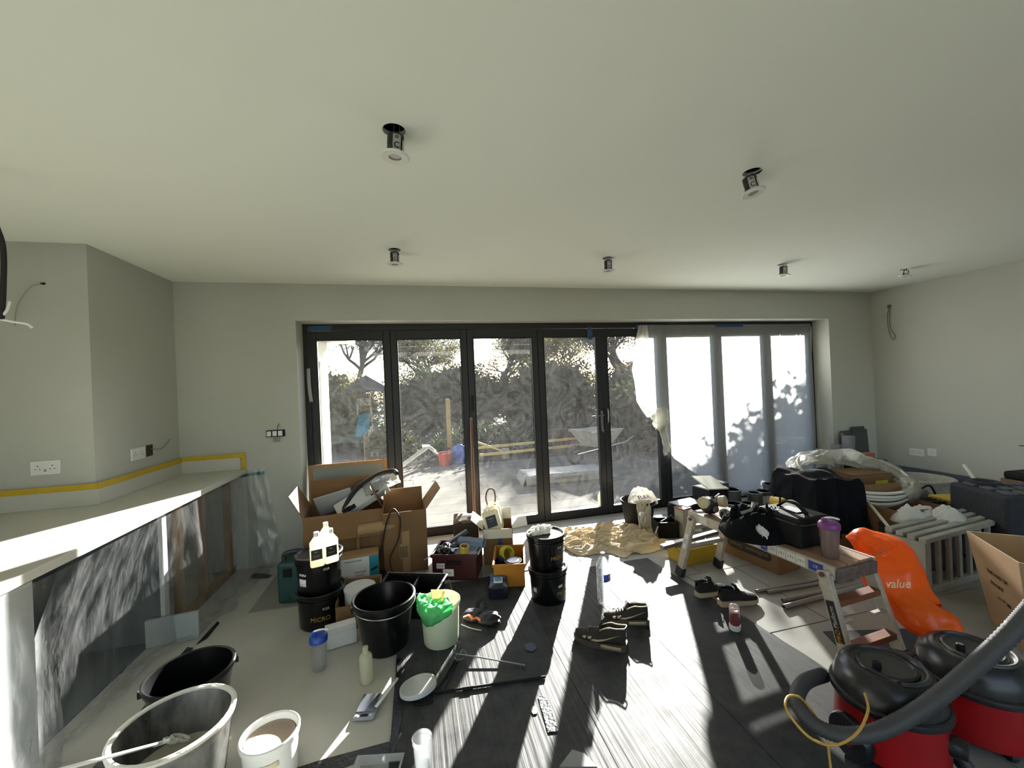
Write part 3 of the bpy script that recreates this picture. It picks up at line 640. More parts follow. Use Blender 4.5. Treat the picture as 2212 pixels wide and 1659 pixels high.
q = AY(93, 613, YA); hw = thing('wall_cable', 'thin pale cable trailing from small hole on left wall', 'cable', (q.x, YA-.001, q.z))
MB().box(-.012, .012, -.003, 0, -.006, .006).build('hole', blackm, hw, smooth=False)
MB().tube(sm([(0, 0, 0), (-.05, -.02, -.03), (-.11, -.025, -.14), (-.13, -.02, -.26)]), .0025, 6).build('wire', mat('wire_pale', (150, 150, 140), .7), hw)
q = AY(3, 690, 2.1); hc = thing('hanging_cable', 'dark cable with stripped white ends hanging from ceiling at left', 'cable', (q.x, q.y, q.z))
MB().tube(sm([(-.03, 0, 2.5-q.z), (-.01, 0, .42), (.015, 0, .3), (.01, 0, .12), (.0, 0, 0)]), .009, 8).build('sheath', rubber, hc)
MB().tube(sm([(0, 0, .01), (.02, 0, .04), (.03, 0, .075)]), .005, 6).build('core_end', whitep, hc); MB().tube(sm([(0, 0, 0), (.04, 0, -.01), (.085, 0, -.02), (.1, 0, -.035)]), .005, 6).build('core_end', whitep, hc)
for px, lab, w_ in ((1981, 'pale double socket low on right wall', .146), (2014, 'pale single socket low on right wall beside double socket', .086)):
    q = AX(px, 977, XR); socket((XR, q.y, q.z), (0, 0, R_(-90)), lab, w_, False, 2 if w_ > .1 else 1)
q = AX(1921, 662, XR); wl = thing('wall_cable', 'looped grey cable hanging from hole high on right wall', 'cable', (XR-.001, q.y, q.z), R_(-90))
MB().box(-.02, .02, -.004, 0, -.02, .02).build('hole', mat('raw_plaster', (116, 92, 66), .9), wl, smooth=False)
MB().tube(sm([(.0, -.004, -.01), (-.006, -.03, -.12), (.0, -.03, -.27), (.02, -.03, -.37), (.05, -.03, -.42), (.07, -.03, -.37), (.03, -.03, -.3), (.012, -.025, -.18), (.008, -.004, -.01)]), .004, 6).build('wire', mat('wire_mid', (112, 112, 104), .7), wl)
q = AX(2208, 963, XR); tag(MB().box(-.02, .02, -.002, 0, -.004, .004).build('wall_slot', blackm, loc=(XR-.001, q.y, q.z), rot=(0, 0, R_(-90)), smooth=False), 'small dark slot low on right wall', 'slot')
# blue tapes on the door frame, paper strip on jamb
bt = mat('blue_tape', (40, 74, 108), .5)
q = AY(690, 709, YF); tag(MB().add([(-.11, 0, -.02), (.1, 0, -.016), (.115, 0, .024), (-.095, 0, .02)], [(0,1,2,3)]).build('tape_piece', bt, loc=(q.x, YF-.002, q.z), solid=.001, smooth=False), 'blue tape piece at left end of door head', 'tape')
q = AY(1273, 716, YF); tag(MB().grid(lambda u, v: (-.03+.06*u+.015*ns((u*3, v*3, 1)), -.006-.02*v*abs(ns((u*2, v*4, 2))), .05-.14*v), 5, 8).build('tape_piece', bt, loc=(q.x, YF-.002, q.z), solid=.001), 'crumpled blue tape end hanging from door head middle', 'tape')
q = AY(668, 832, YF); tag(MB().grid(lambda u, v: (-.016+.032*u+.014*v*v, -.004-.012*math.sin(v*3), .16-.32*v), 4, 12).build('paper_strip', mat('strip_grey', (170, 170, 170), .7), loc=(q.x, YF-.002, q.z), solid=.001), 'grey strip of tape peeling off the left jamb', 'strip')

# ------------------------------------------------------------------ recessed downlights hanging out of their holes
dl_white = mat('downlight_white', (214, 214, 206), .4); lens = mat('downlight_lens', (170, 170, 162), .15, spec=.8)
dl_black = mat('heatsink_black', (26, 26, 26), .5); dl_lab = mat('label_silver', (186, 186, 182), .6)
NAMES = ['round white downlight nearest camera, left of ceiling middle', 'round white downlight near camera at ceiling right', 'leftmost downlight of the row by the doors', 'second downlight from left in row by the doors', 'third downlight from left in row by the doors', 'farthest right downlight hanging without trim near right wall']
for i, (x, y) in enumerate(LIGHTS):
    dr = .10 if i < 5 else .07
    t = thing('downlight', NAMES[i], 'downlight', (x, y, HC-dr), R_([12, -35, 0, 0, 0, 0][i]), 'downlights dangling from the ceiling', rot=(R_([2, -4, 0, 3, 0, 6][i]), R_([4, -10, 0, 0, 3, 8][i]), R_([12, -35, 8, -10, -20, 0][i])))
    MB().lathe([(.024, -.004), (.05, -.006), (.056, 0), (.05, .004), (.03, .006), (.024, .0), (.024, -.004)], 32).build('trim_ring', dl_white, t)
    MB().lathe([(.0, .004), (.012, .001), (.024, .002)], 20).build('lens', lens, t)
    if i < 5:
        MB().lathe([(.031, .004), (.031, .03), (.029, .034), (.031, .04), (.031, .078), (.02, .082), (0, .082)], 24).build('heatsink', dl_black, t)
        lb = MB().grid(lambda u, v: (.0318*math.sin((u-.5)*.95), -.0318*math.cos((u-.5)*.95), .01+.06*v), 8, 2).build('label_plate', dl_lab, t, solid=.001)
        text('C', .032, mat('ink', (6, 6, 6), .8, spec=.1), lb, loc=(0, 0, .028), bend=.0328, depth=.0006); text('=', .026, MATS['ink'], lb, loc=(0, 0, .058), bend=.0328, depth=.0006)
        for k in (-.011, .011): MB().tube([(k, -.022, .07), (k*.8, -.01, dr+.09)], .0016, 6).build('spring_clip', steel, t)
        MB().grid(lambda u, v: (.0318*math.sin(1.25+(u-.5)*.9), -.0318*math.cos(1.25+(u-.5)*.9), .008+.05*v), 6, 2).build('label_plate', white, t, solid=.001)
    else:
        MB().tube([(-.03, 0, .002), (-.03, 0, .06), (.03, 0, .06), (.03, 0, .002)], .004, 6).build('bracket', dl_black, t)
        MB().tube([(0, 0, .06), (0, 0, dr+.05)], .004, 6).build('cable', dl_black, t); MB().lathe([(.026, .004), (.026, .03), (0, .034)], 18).build('heatsink', dl_lab, t)

# ------------------------------------------------------------------ floor protection and tape on the floor
def sheetmat():
    m = bpy.data.materials.new('corrugated_sheet'); m.use_nodes = True; n = m.node_tree.nodes; l = m.node_tree.links
    b = n['Principled BSDF']; b.inputs['Roughness'].default_value = .42; b.inputs['Specular IOR Level'].default_value = .11
    tc = n.new('ShaderNodeTexCoord')
    nz = n.new('ShaderNodeTexNoise'); nz.inputs['Scale'].default_value = 7; nz.inputs['Detail'].default_value = 8; nz.inputs['Roughness'].default_value = .7; l.new(tc.outputs['Object'], nz.inputs['Vector'])
    rp = n.new('ShaderNodeValToRGB'); rp.color_ramp.elements[0].position = .38; rp.color_ramp.elements[1].position = .74
    rp.color_ramp.elements[0].color = lin((48, 49, 51)); rp.color_ramp.elements[1].color = lin((78, 78, 76)); l.new(nz.outputs[0], rp.inputs[0]); l.new(rp.outputs[0], b.inputs['Base Color'])
    rr = n.new('ShaderNodeMapRange'); rr.inputs[1].default_value = .35; rr.inputs[2].default_value = .7; rr.inputs[3].default_value = .5; rr.inputs[4].default_value = .75; l.new(nz.outputs[0], rr.inputs[0]); l.new(rr.outputs[0], b.inputs['Roughness'])
    mp = n.new('ShaderNodeMapping'); mp.inputs['Scale'].default_value = (1, .02, 1); l.new(tc.outputs['Object'], mp.inputs[0])
    n2 = n.new('ShaderNodeTexNoise'); n2.inputs['Scale'].default_value = 55; n2.inputs['Detail'].default_value = 3; l.new(mp.outputs[0], n2.inputs['Vector'])
    bp = n.new('ShaderNodeBump'); bp.inputs['Strength'].default_value = .5; bp.inputs['Distance'].default_value = .012; l.new(n2.outputs[0], bp.inputs['Height']); l.new(bp.outputs[0], b.inputs['Normal'])
    return m
sheet = sheetmat()
for x0, x1, ya, yb, xe, lab in ((-.168, .698, 3.12, 1.1, 0, 'grey corrugated floor sheet with white lid and tools on it'), (.701, 1.289, 3.10, 1.1, .0, 'grey corrugated floor sheet under water bottle and striped trainers'), (1.292, 1.82, 3.03, 1.0, .13, 'grey corrugated floor sheet edging the stone tiles, candle on it')):
    n = 26
    def fn(u, v, x0=x0, x1=x1, ya=ya, yb=yb, xe=xe):
        y = ya+(yb-ya)*v; return (x0+(x1+xe*min(1, max(0, (3.0-y)/1.27))-x0)*u, y, .0105+.0012*ns((u*3, v*9, x0))+.006*max(0, .04-v)*20*(.5+ns((u*5, 0, x0))))
    tag(MB().grid(fn, 12, n).build('floor_sheet', sheet, solid=.004, smooth=False), lab, 'floor sheet', 'corrugated floor protection sheets')
SZ = .0135
tape_b = mat('black_tape', (14, 14, 15), .35, bump=.3, bscale=50)
def flat(name, pts, m, label, cat, z=.003, thick=.0015, group=None):
    P = [G(x, y, z) for x, y in pts]; c = sum(P, Vector())/len(P)
    mb = MB(); mb.prism([(p.x-c.x, p.y-c.y) for p in P], 0, thick)
    return tag(mb.build(name, m, loc=(c.x, c.y, z), smooth=False), label, cat, group)
flat('black_tape', [(541, 1246), (548, 1238), (572, 1240), (588, 1243), (577, 1249), (546, 1250)], tape_b, 'torn black tape scrap on floor below wall film', 'tape', z=.004)
flat('black_tape', [(424, 1392), (470, 1342), (474, 1346), (448, 1378), (432, 1388)], tape_b, 'narrow black tape strip on floor by dust film hem', 'tape', z=.004)
flat('black_tape', [(238, 1458), (262, 1430), (283, 1427), (262, 1455), (246, 1461)], tape_b, 'short black tape piece near left cabinet foot', 'tape', z=.004)
flat('black_tape', [(200, 1659), (255, 1600), (300, 1540), (340, 1490), (385, 1420), (405, 1398), (418, 1400), (388, 1432), (330, 1520), (290, 1575), (225, 1659)], tape_b, 'long black tape line running past the two left buckets', 'tape', z=.004)
flat('floor_tape', [(856, 1422), (868, 1424), (866, 1560), (848, 1640), (842, 1600), (860, 1500)], tape_b, 'dark tape sealing left edge of corrugated sheet', 'tape', z=SZ+.002)
flat('floor_tape', [(640, 1659), (700, 1640), (842, 1602), (850, 1630), (760, 1650), (740, 1659)], tape_b, 'dark tape strip across bottom corner of pale floor', 'tape', z=.004)
flat('floor_tape', [(1162, 1505), (1180, 1502), (1206, 1580), (1184, 1582)], mat('silver_tape', (70, 72, 76), .25, metal=.4, bump=.6, bscale=60), 'creased silvery tape patch on the corrugated sheet', 'tape', z=SZ+.002)
flat('dried_blob', [(1148, 1528), (1158, 1524), (1163, 1532), (1160, 1542), (1152, 1543), (1147, 1537)], mat('filler_grey', (134, 132, 122), .9), 'round dried filler splash on the corrugated sheet', 'splash', z=SZ+.002)
flat('dried_blob', [(1133, 1392), (1150, 1388), (1160, 1400), (1150, 1408), (1136, 1404)], mat('paint_blue_grey', (70, 78, 92), .8), 'blue-grey paint smear on sheet between tools and trainers', 'splash', z=SZ+.002)
flat('plastic_scrap', [(1208, 1659), (1236, 1622), (1262, 1630), (1290, 1659)], mat('scrap_grey', (120, 120, 120), .4), 'grey plastic scrap at bottom edge of the photo', 'scrap', z=SZ+.003, thick=.006)

# ------------------------------------------------------------------ containers
def pail(name, label, loc, rb, rt, h, m, cat='bucket', lid=None, rz=0, bands=True, handle=None, hm=None, group=None, rim=.012, inside=None, open_=True, ntop=28, dz=0):
    t = thing(name, label, cat, loc, rz, group)
    if lid is None:
        prof = [(0, 0), (rb, 0), (rb+.003, .006), (rt, h-.03), (rt+rim*.6, h-.028), (rt+rim, h-.014), (rt+rim, h-.004), (rt+rim*.5, h), (rt-.002, h-.004), (rt-.005, h-.03), (rb-.003, .012), (0, .012)]
        MB().lathe(prof, 40).build('shell', inside or m, t)
    else:
        prof = [(0, 0), (rb, 0), (rb+.003, .005), (rt-.002, h-.05), (rt+.006, h-.046), (rt+.006, h-.038), (rt, h-.036), (rt, h-.02), (0, h-.02)]
        MB().lathe(prof, 40).build('shell', m, t)
        MB().lathe([(rt, h-.024), (rt+.008, h-.024), (rt+.01, h-.018), (rt+.01, h-.002), (rt+.006, h+.002), (rt-.004, h+.001), (rt-.01, h-.008), (rt-.03, h-.009), (0, h-.008)], 40).build('lid', lid, t)
    if handle:
        a0, drop, lean = handle; R = rt+rim*.9 if lid is None else rt+.008
        pts = [(R*math.cos(a), R*.98*math.sin(a)*math.cos(drop)*1.0-0, h-.03+R*math.sin(a)*math.sin(drop)) for a in [math.pi*k/16 for k in range(17)]]
        pts = [Matrix.Rotation(a0, 3, 'Z') @ Vector(p) for p in pts]
        MB().tube(pts, .0032, 6).build('bail_handle', hm or steel, t)
        for s in (1, -1):
            p = Matrix.Rotation(a0, 3, 'Z') @ Vector((s*R, 0, h-.03)); MB().obox(p, (.018, .02, .03), (0, 0, a0)).build('handle_lug', m, t, smooth=False, bevel=.003)
    return t
# two buckets at bottom left
bk = pail('mixing_bucket', 'glossy empty black bucket standing behind the crusted one', (-1.06, 2.155, .004), .125, .162, .262, black, handle=(R_(25), R_(-20), 0))
cr = mat('crusted_plastic', (22, 22, 23), .4, col2=(120, 120, 116), scale=7, stretch=(1, 1, .4))
bk2 = pail('mixing_bucket', 'crusted black bucket half full of pale mix with whisk in it', (-.93, 1.775, .004), .14, .178, .295, cr)
mixm = mat('pale_mix', (176, 174, 160), .4, var=.04); MB().lathe([(.158, .13), (.1, .131), (0, .131)], 32).build('pale_mix', mixm, bk2)
MB().lathe([(.176, .286), (.19, .284), (.193, .296), (.184, .300), (.174, .297), (.176, .286)], 40).build('crusted_rim', mat('dried_mix', (200, 198, 188), .7, bump=.6, bscale=40), bk2)
wk = thing('mixing_whisk', 'white plastic spiral mixing whisk resting in crusted bucket', 'whisk', (-.93, 1.775, .004))
p0, p1 = Vector((-.10, -.155, .33)), Vector((-.045, .04, .20)); ax = (p1-p0).normalized()
MB().tube([p0-ax*.22, p1+ax*.07], .0055, 8).build('shaft', whitep, wk)
e1 = ax.cross(Vector((0, 0, 1))).normalized(); e2 = ax.cross(e1)
for k, r in ((0, .032), (.05, .022)):
    c = p1+ax*(.06-k); MB().tube([c+(e1*math.cos(a)+ax*math.sin(a)*.9+e2*.25*math.cos(a))*r for a in [2*math.pi*i/20 for i in range(20)]], .0055, 6, closed=True).build('loop', whitep, wk)
MB().obox(p1-ax*.03, (.05, .016, .008), (0, 0, R_(10))).build('cross_vane', whitep, wk, bevel=.002)
tb = pail('paint_tub', 'open white plastic tub with chipped label and brownish lining', (-.617, 1.785, .004), .088, .098, .178, whitep, rim=.009)
MB().lathe([(0, .02), (.0815, .02), (.0895, .15)], 32).build('dried_lining', mat('beige_lining', (158, 140, 124), .6, var=.1), tb)
MB().grid(lambda u, v: (.0985*math.sin((u-.35)*.9), -.0985*math.cos((u-.35)*.9), .105+.016*v+.012*ns((u*3, v*2, 1))), 10, 4).build('label_remnant', mat('label_cream', (214, 200, 168), .8), tb, solid=.001)
# stack of two lidded tubs with bottles
def lidded(label, loc, rz, words, r=.132, h=.235, handle=None, labels=True, lab2=False):
    t = pail('lidded_tub', label, loc, r-.012, r, h, black, 'tub', lid=black, handle=handle, hm=black, rz=rz, group='black lidded tubs')
    for s, sz, z, a, m in words:
        R = r-.012+(.012)*(z/h)+.003
        text(s, sz, m, t, loc=(0, 0, z), rot=(0, 0, a), bend=R)
    return t
wht = mat('print_white', (190, 190, 190), .6)
t1 = lidded('bottom black tub of the left stack beside white box', (-.665, 2.9, .004), 0, [('MICRO', .038, .075, R_(8), gold), ('FOR', .022, .135, R_(22), wht)], .143, .225)
t2 = lidded('top black tub of left stack carrying three bottles', (-.672, 2.905, .232), 0, [('FOR', .02, .15, R_(30), wht)], .138, .225)
for z in (.12, .055):
    MB().grid(lambda u, v: (.1335*math.sin(-.62+(u-.5)*.42), -.1335*math.cos(-.62+(u-.5)*.42), z+.045*v), 10, 2).build('paper_label', white, t2, solid=.001)
def bottle(label, loc, rz, h=.2, w=.075, d=.05, group='resin bottles on the tub lid', lab=True):
    t = thing('chemical_bottle', label, 'bottle', loc, rz, group)
    mb = MB(); ring = lambda a, b, z, n=24: [(a*math.copysign(abs(math.cos(2*math.pi*k/n))**.35, math.cos(2*math.pi*k/n)), b*math.copysign(abs(math.sin(2*math.pi*k/n))**.35, math.sin(2*math.pi*k/n)), z) for k in range(n)]
    secs = [(w/2-.004, d/2-.004, 0), (w/2, d/2, .004), (w/2, d/2, h*.68), (w/2-.004, d/2-.003, h*.71), (.014, .014, h*.86), (.013, .013, h*.9)]
    vs = []; fs = []
    for a, b, z in secs: vs += ring(a, b, z)
    n = 24
    for i in range(len(secs)-1):
        for k in range(n): fs.append((i*n+k, i*n+(k+1) % n, (i+1)*n+(k+1) % n, (i+1)*n+k))
    fs.append(tuple(range(n))[::-1]); fs.append(tuple((len(secs)-1)*n+k for k in range(n))); mb.add(vs, fs)
    mb.build('body', mat('bottle_milky', (226, 220, 196), .35, trans=.7), t)
    MB().lathe([(.0155, h*.88), (.0155, h), (0, h+.001)], 18).build('cap', whitep, t)
    if lab:
        o = MB().box(-w/2+.004, w/2-.012, -d/2-.0015, -d/2-.0005, h*.22, h*.52).build('label', mat('label_black', (20, 20, 20), .5), t, smooth=False)
        text('EPOXY', .011, gold, o, loc=(-.004, -d/2-.002, h*.33), rot=(R_(90), 0, 0)); text('resin', .008, wht, o, loc=(-.008, -d/2-.002, h*.45), rot=(R_(90), 0, 0))
    return t
q = G(686, 1222, .459); bottle('front left milky bottle with black label on tub lid', (q.x, q.y, .459), R_(18), .205, .078, .05)
q = G(716, 1213, .459); bottle('front right milky bottle with black label on tub lid', (q.x, q.y, .459), R_(28), .205, .08, .05)
q = G(705, 1198, .459); bottle('rear milky bottle hidden behind two others on tub lid', (q.x, q.y+.01, .459), R_(5), .205, .078, .05, lab=False)
tc_ = thing('tool_case', 'dark teal plastic tool case behind the left tub stack', 'tool case', (-.93, 3.3, .004), R_(-8))
teal = mat('dark_teal', (20, 62, 60), .5)
MB().box(-.085, .16, -.1, .1, 0, .29).build('shell', teal, tc_, smooth=False, bevel=.02, seg=3)
MB().tube(sm([(-.06, -.03, .285), (-.05, -.03, .335), (.08, -.03, .345), (.12, -.03, .285)]), .016, 10).build('handle', mat('case_grey', (40, 46, 48), .5), tc_)
MB().box(-.04, .02, -.108, -.1, .19, .25).build('latch', blackm, tc_, smooth=False, bevel=.003)
for k in (-.05, .07): MB().box(k, k+.05, -.106, -.1, .03, .06).build('latch', teal, tc_, smooth=False, bevel=.003)
# white carton box, shaker, small bottle
wbx = thing('white_box', 'plain white carton box in front of left tub stack', 'box', (-.497, 2.595, .004), R_(14)); MB().box(-.085, .085, -.03, .035, 0, .118).build('carton', mat('white_card', (196, 196, 190), .75), wbx, smooth=False, bevel=.002)
MB().box(-.08, .08, -.031, -.03, .088, .0885).build('flap_seam', mat('seam_grey', (140, 140, 136), .8), wbx, smooth=False)
clear = film('clear_cup', (212, 212, 212), clear=.78, gloss=.4, rough=.15, bump=0)
def shaker(label, loc, rz, lidm, bodym, h=.19, tilt=None, prints=True, group='protein shakers', fill=None, s=1):
    t = thing('shaker_bottle', label, 'shaker', loc, rz, group)
    MB().lathe([(0, 0), (.034*s, 0), (.036*s, .006), (.043*s, h*.78), (.041*s, h*.78), (.034*s, .008), (0, .006)], 28).build('cup', bodym, t)
    MB().lathe([(.044*s, h*.74), (.047*s, h*.745), (.047*s, h*.86), (.042*s, h*.9), (.036*s, h*.93), (0, h*.94)], 28).build('lid', lidm, t)
    l2 = MB().lathe([(.013*s, h*.92), (.013*s, h*1.0), (.011*s, h*1.01), (0, h*1.01)], 14, c=(.02*s, 0, 0)).build('spout', lidm, t)
    MB().tube(sm([(.02*s, 0, h*1.015), (-.005, .002, h*1.03), (-.034*s, .004, h*1.0), (-.044*s, .004, h*.975), (-.02*s, -.004, h*1.0), (.02*s, -.004, h*1.012)]), .0045*s, 8).build('flip_cap', whitep, t)
    if prints:
        for k in range(9): MB().grid(lambda u, v, k=k: ((.0375+.0055*(.1+.05*k)/.6)*s*math.sin(.5+(u-.5)*.35)*1.03, -(.0375+.0055*(.1+.05*k)/.6)*s*math.cos(.5+(u-.5)*.35)*1.03, h*(.12+.065*k)+.003*v), 4, 2).build('scale_mark', mat('print_blue', (70, 90, 140), .6), t)
    if fill: MB().lathe([(0, .008), (.0335*s, .009), (.0355*s, h*.2), (0, h*.2)], 20).build('drink', fill, t)
    return t
shaker('clear shaker cup with blue lid and white cap on pale floor', (-.575, 2.40, .003), R_(200), mat('blue_lid', (28, 66, 150), .4), clear, .205)
sb = thing('small_bottle', 'milky plastic bottle standing before the big black bucket', 'bottle', (-.312, 2.225, .003))
MB().lathe([(0, 0), (.03, 0), (.033, .005), (.033, .125), (.028, .138), (.014, .148), (.013, .165), (.014, .168), (.014, .178), (0, .18)], 28).build('body', mat('bottle_frost', (214, 214, 190), .4, trans=.6), sb)
# big bucket, scuttle, tin, printed box
pail('builders_bucket', 'large open black builders bucket in centre left', (-.235, 2.505, .004), .122, .168, .295, black, handle=(R_(200), R_(-8), 0))
c4 = [G(838, 1237, .19), G(964, 1240, .19), G(938, 1283, .19), G(812, 1280, .19)]
cc = sum(c4, Vector())/4; sc_ = thing('paint_scuttle', 'black rectangular paint scuttle with ribbed divider and wire handle', 'scuttle', (cc.x, cc.y, .006))
P = [(p.x-cc.x, p.y-cc.y) for p in c4]; Pb = [(x*.82, y*.82) for x, y in P]
def loft(rings, cap0=True, cap1=False):
    mb = MB(); n = len(rings[0]); vs = [v for r in rings for v in r]; fs = []
    for i in range(len(rings)-1):
        for k in range(n): fs.append((i*n+k, i*n+(k+1) % n, (i+1)*n+(k+1) % n, (i+1)*n+k))
    if cap0: fs.append(tuple(range(n))[::-1])
    if cap1: fs.append(tuple((len(rings)-1)*n+k for k in range(n)))
    mb.add(vs, fs); return mb
z3 = lambda pp, k, z: [(x*k, y*k, z) for x, y in pp]
loft([z3(P, .84, 0), z3(P, .98, .175), z3(P, 1.03, .176), z3(P, 1.03, .186), z3(P, .97, .186), z3(P, .95, .17), z3(P, .82, .01)], True, True).build('tray', black, sc_, smooth=False, bevel=.004)
m1 = ((P[0][0]+P[1][0])/2*.95, (P[0][1]+P[1][1])/2*.95); m2 = ((P[2][0]+P[3][0])/2*.95, (P[2][1]+P[3][1])/2*.95)
MB().bar((m1[0]+.02, m1[1], .09), (m2[0]+.02, m2[1], .09), .008, .16).build('divider', black, sc_, smooth=False)
MB().tube([(p[0]*1.035, p[1]*1.035, .184) for p in P], .003, 6, closed=True).build('rim_wire', steel, sc_)
MB().tube(sm([(P[1][0]*1.05, P[1][1]*1.05-.03, .16), (P[1][0]*1.1, P[1][1]-.12, .1), (P[2][0]*1.12, P[2][1]+.05, .08), (P[2][0]*1.05, P[2][1]+.02, .15)]), .0035, 6).build('wire_handle', steel, sc_)
tn = thing('paint_tin', 'round tin with white lid in small torn carton behind bucket', 'tin', (-.42, 2.86, .004))
MB().lathe([(0, .0), (.095, 0), (.095, .19), (.1, .19), (.1, .205), (.085, .2), (0, .2)], 32).build('body', mat('tin_white', (180, 180, 176), .5), tn)
mb = MB(); mb.box(-.13, -.125, -.125, .13, 0, .17); mb.box(.125, .13, -.125, .13, 0, .2); mb.box(-.13, .13, .125, .13, 0, .21); mb.box(-.13, .13, -.13, -.125, 0, .15)
mb.build('torn_carton', card, tn, smooth=False)
q = AY(740, 1250, 3.28); pb_ = thing('printed_box', 'white and turquoise printed box leaning against big carton', 'box', (-.49, 3.27, .055), R_(6))
MB().box(-.155, .155, 0, .13, 0, .2).build('carton', card2, pb_, smooth=False, bevel=.002)
o = MB().box(-.15, .085, -.003, 0, .0, .185).build('label', white, pb_, smooth=False)
text('inkjet printer cartridge', .013, mat('print_black', (24, 24, 24), .7), o, loc=(-.03, -.004, .165), rot=(R_(90), 0, 0)); text('FLANGES', .02, MATS['print_black'], o, loc=(.02, -.004, .075), rot=(R_(90), 0, 0), shear=.2); text('CONNECT 1', .012, MATS['print_black'], o, loc=(.02, -.004, .05), rot=(R_(90), 0, 0))
text('QTY   REF', .014, MATS['print_black'], o, loc=(-.1, -.004, .05), rot=(R_(90), 0, 0))
o = MB().box(.087, .153, -.003, 0, .0, .185).build('label', mat('turquoise_print', (30, 130, 150), .6), pb_, smooth=False)
MB().add([(.093, -.004, .08), (.135, -.004, .1), (.148, -.004, .1), (.145, -.004, .085), (.1, -.004, .07)], [(0,1,2,3,4)]).build('picture', MATS['print_black'], o, solid=.001, smooth=False)
dkb = thing('dark_crate', 'low dark crate beneath the printed box', 'crate', (-.49, 3.33, .004), R_(6)); MB().box(-.2, .2, -.1, .08, 0, .05).build('tray', blackm, dkb, smooth=False, bevel=.004)

# ------------------------------------------------------------------ cartons
def carton(label, loc, rz, w, d, h, flaps, m=card, name='cardboard_box', group='open cardboard boxes', th=.005, inner=None):
    t = thing(name, label, 'cardboard box', loc, rz, group); W, Dp = w/2, d/2
    mb = MB(); mb.box(-W, W, -Dp, -Dp+th, 0, h); mb.box(-W, W, Dp-th, Dp, 0, h); mb.box(-W, -W+th, -Dp+th, Dp-th, 0, h); mb.box(W-th, W, -Dp+th, Dp-th, 0, h); mb.box(-W, W, -Dp, Dp, 0, th)
    mb.build('carton', m, t, smooth=False)
    for side, ang, ln in flaps:                        # angle: 0 flat out, 90 straight up, >90 folded in
        a = R_(ang); c, s = math.cos(a), math.sin(a)
        if side in 'fb':
            y = -Dp if side == 'f' else Dp; sg = -1 if side == 'f' else 1
            p = Vector((0, y, h)); q = p+Vector((0, sg*c*ln, s*ln)); mb = MB(); mb.add([(-W+.004, p.y, p.z), (W-.004, p.y, p.z), (W-.006, q.y, q.z), (-W+.006, q.y, q.z)], [(0,1,2,3)])
        else:
            x = -W if side == 'l' else W; sg = -1 if side == 'l' else 1
            p = Vector((x, 0, h)); q = p+Vector((sg*c*ln, 0, s*ln)); mb = MB(); mb.add([(p.x, -Dp+.004, p.z), (p.x, Dp-.004, p.z), (q.x, Dp-.012, q.z), (q.x, -Dp+.012, q.z)], [(0,1,2,3)])
        mb.build('flap', inner or m, t, solid=th, smooth=False)
    return t
c1 = carton('big cardboard box with open flaps, leftmost by the doors', (-.62, 3.66, .007), R_(5), .6, .4, .53, [('l', 62, .2), ('f', -72, .2), ('b', 82, .2), ('r', 120, .2)])
MB().box(-.24, -.02, -.206, -.201, .36, .52).build('label', white, c1, smooth=False)
tu = thing('cardboard_tube', 'brown cardboard tube lying across the big carton front', 'tube', (-.5, 3.42, .40), R_(8)); mb = MB(); mb.lathe([(.045, 0), (.045, .3), (.038, .3), (.038, 0), (.045, 0)], 24); mb.build('tube', card2, tu, rot=(0, R_(90), 0)); MB().lathe([(.037, -.002), (0, -.002)], 20).build('end_cap', white, tu, rot=(0, R_(90), 0))
MB().bar((.0, 0, -.39), (.0, 0, -.05), .05, .02).build('prop_card', card, tu, smooth=False); MB().bar((.28, 0, -.39), (.28, 0, -.05), .05, .02).build('prop_card', card, tu, smooth=False)
c2 = carton('tall cardboard box with pale flap, right of the big carton', (-.145, 3.58, .007), R_(4), .345, .32, .5, [('b', 90, .12), ('r', 52, .2), ('l', 100, .16)])
MB().box(-.03, .03, -.163, -.161, .0, .34).build('parcel_tape', mat('parcel_tape', (150, 122, 86), .3), c2, smooth=False)
o = MB().box(-.05, .02, -.1635, -.1615, .12, .24).build('barcode', card2, c2, smooth=False)
for k in range(9): MB().box(-.045+.007*k, -.0425+.007*k+.002*(k % 3 == 0), -.1645, -.1634, .13, .22).build('bar_mark', MATS['print_black'], o, smooth=False)
cb = thing('black_cable', 'dark looped cable hanging over the carton edges', 'cable', (0, 0, 0))
MB().tube(sm([(-.36, 3.40, .1), (-.31, 3.395, .3), (-.27, 3.39, .46), (-.22, 3.385, .55), (-.17, 3.385, .46), (-.19, 3.38, .3), (-.26, 3.37, .15), (-.2, 3.3, .03), (-.02, 3.28, .02), (.02, 3.2, .02)]), .006, 8).build('sheath', mat('cable_maroon', (30, 18, 18), .5), cb)
# things lying in the cartons
fo = thing('foam_tray', 'grey-white moulded panel sticking up from big carton', 'panel', (-.72, 3.74, .56), rot=(R_(-62), R_(-12), R_(4))); MB().box(-.15, .15, -.1, .1, 0, .012).build('panel', mat('panel_grey', (168, 170, 172), .6), fo, bevel=.02, smooth=False)
fo = thing('packing_block', 'white packing block with black squares on big carton', 'packing', (-.47, 3.66, .60), rot=(R_(28), R_(-26), R_(14)))
MB().box(-.24, .2, -.085, .085, -.03, .03).build('block', mat('polystyrene', (196, 198, 194), .8), fo, smooth=False, bevel=.004)
for x, y in ((-.2, -.05), (-.16, -.06), (.05, -.04), (.1, .03), (.04, .05)): MB().box(x, x+.07, y-.025, y+.025, .03, .0315).build('black_pad', blackm, fo, smooth=False)
bg_ = thing('clear_bag', 'clear plastic bag with printed card on big carton', 'plastic bag', (-.33, 3.70, .695), rot=(R_(30), R_(-14), R_(12)))
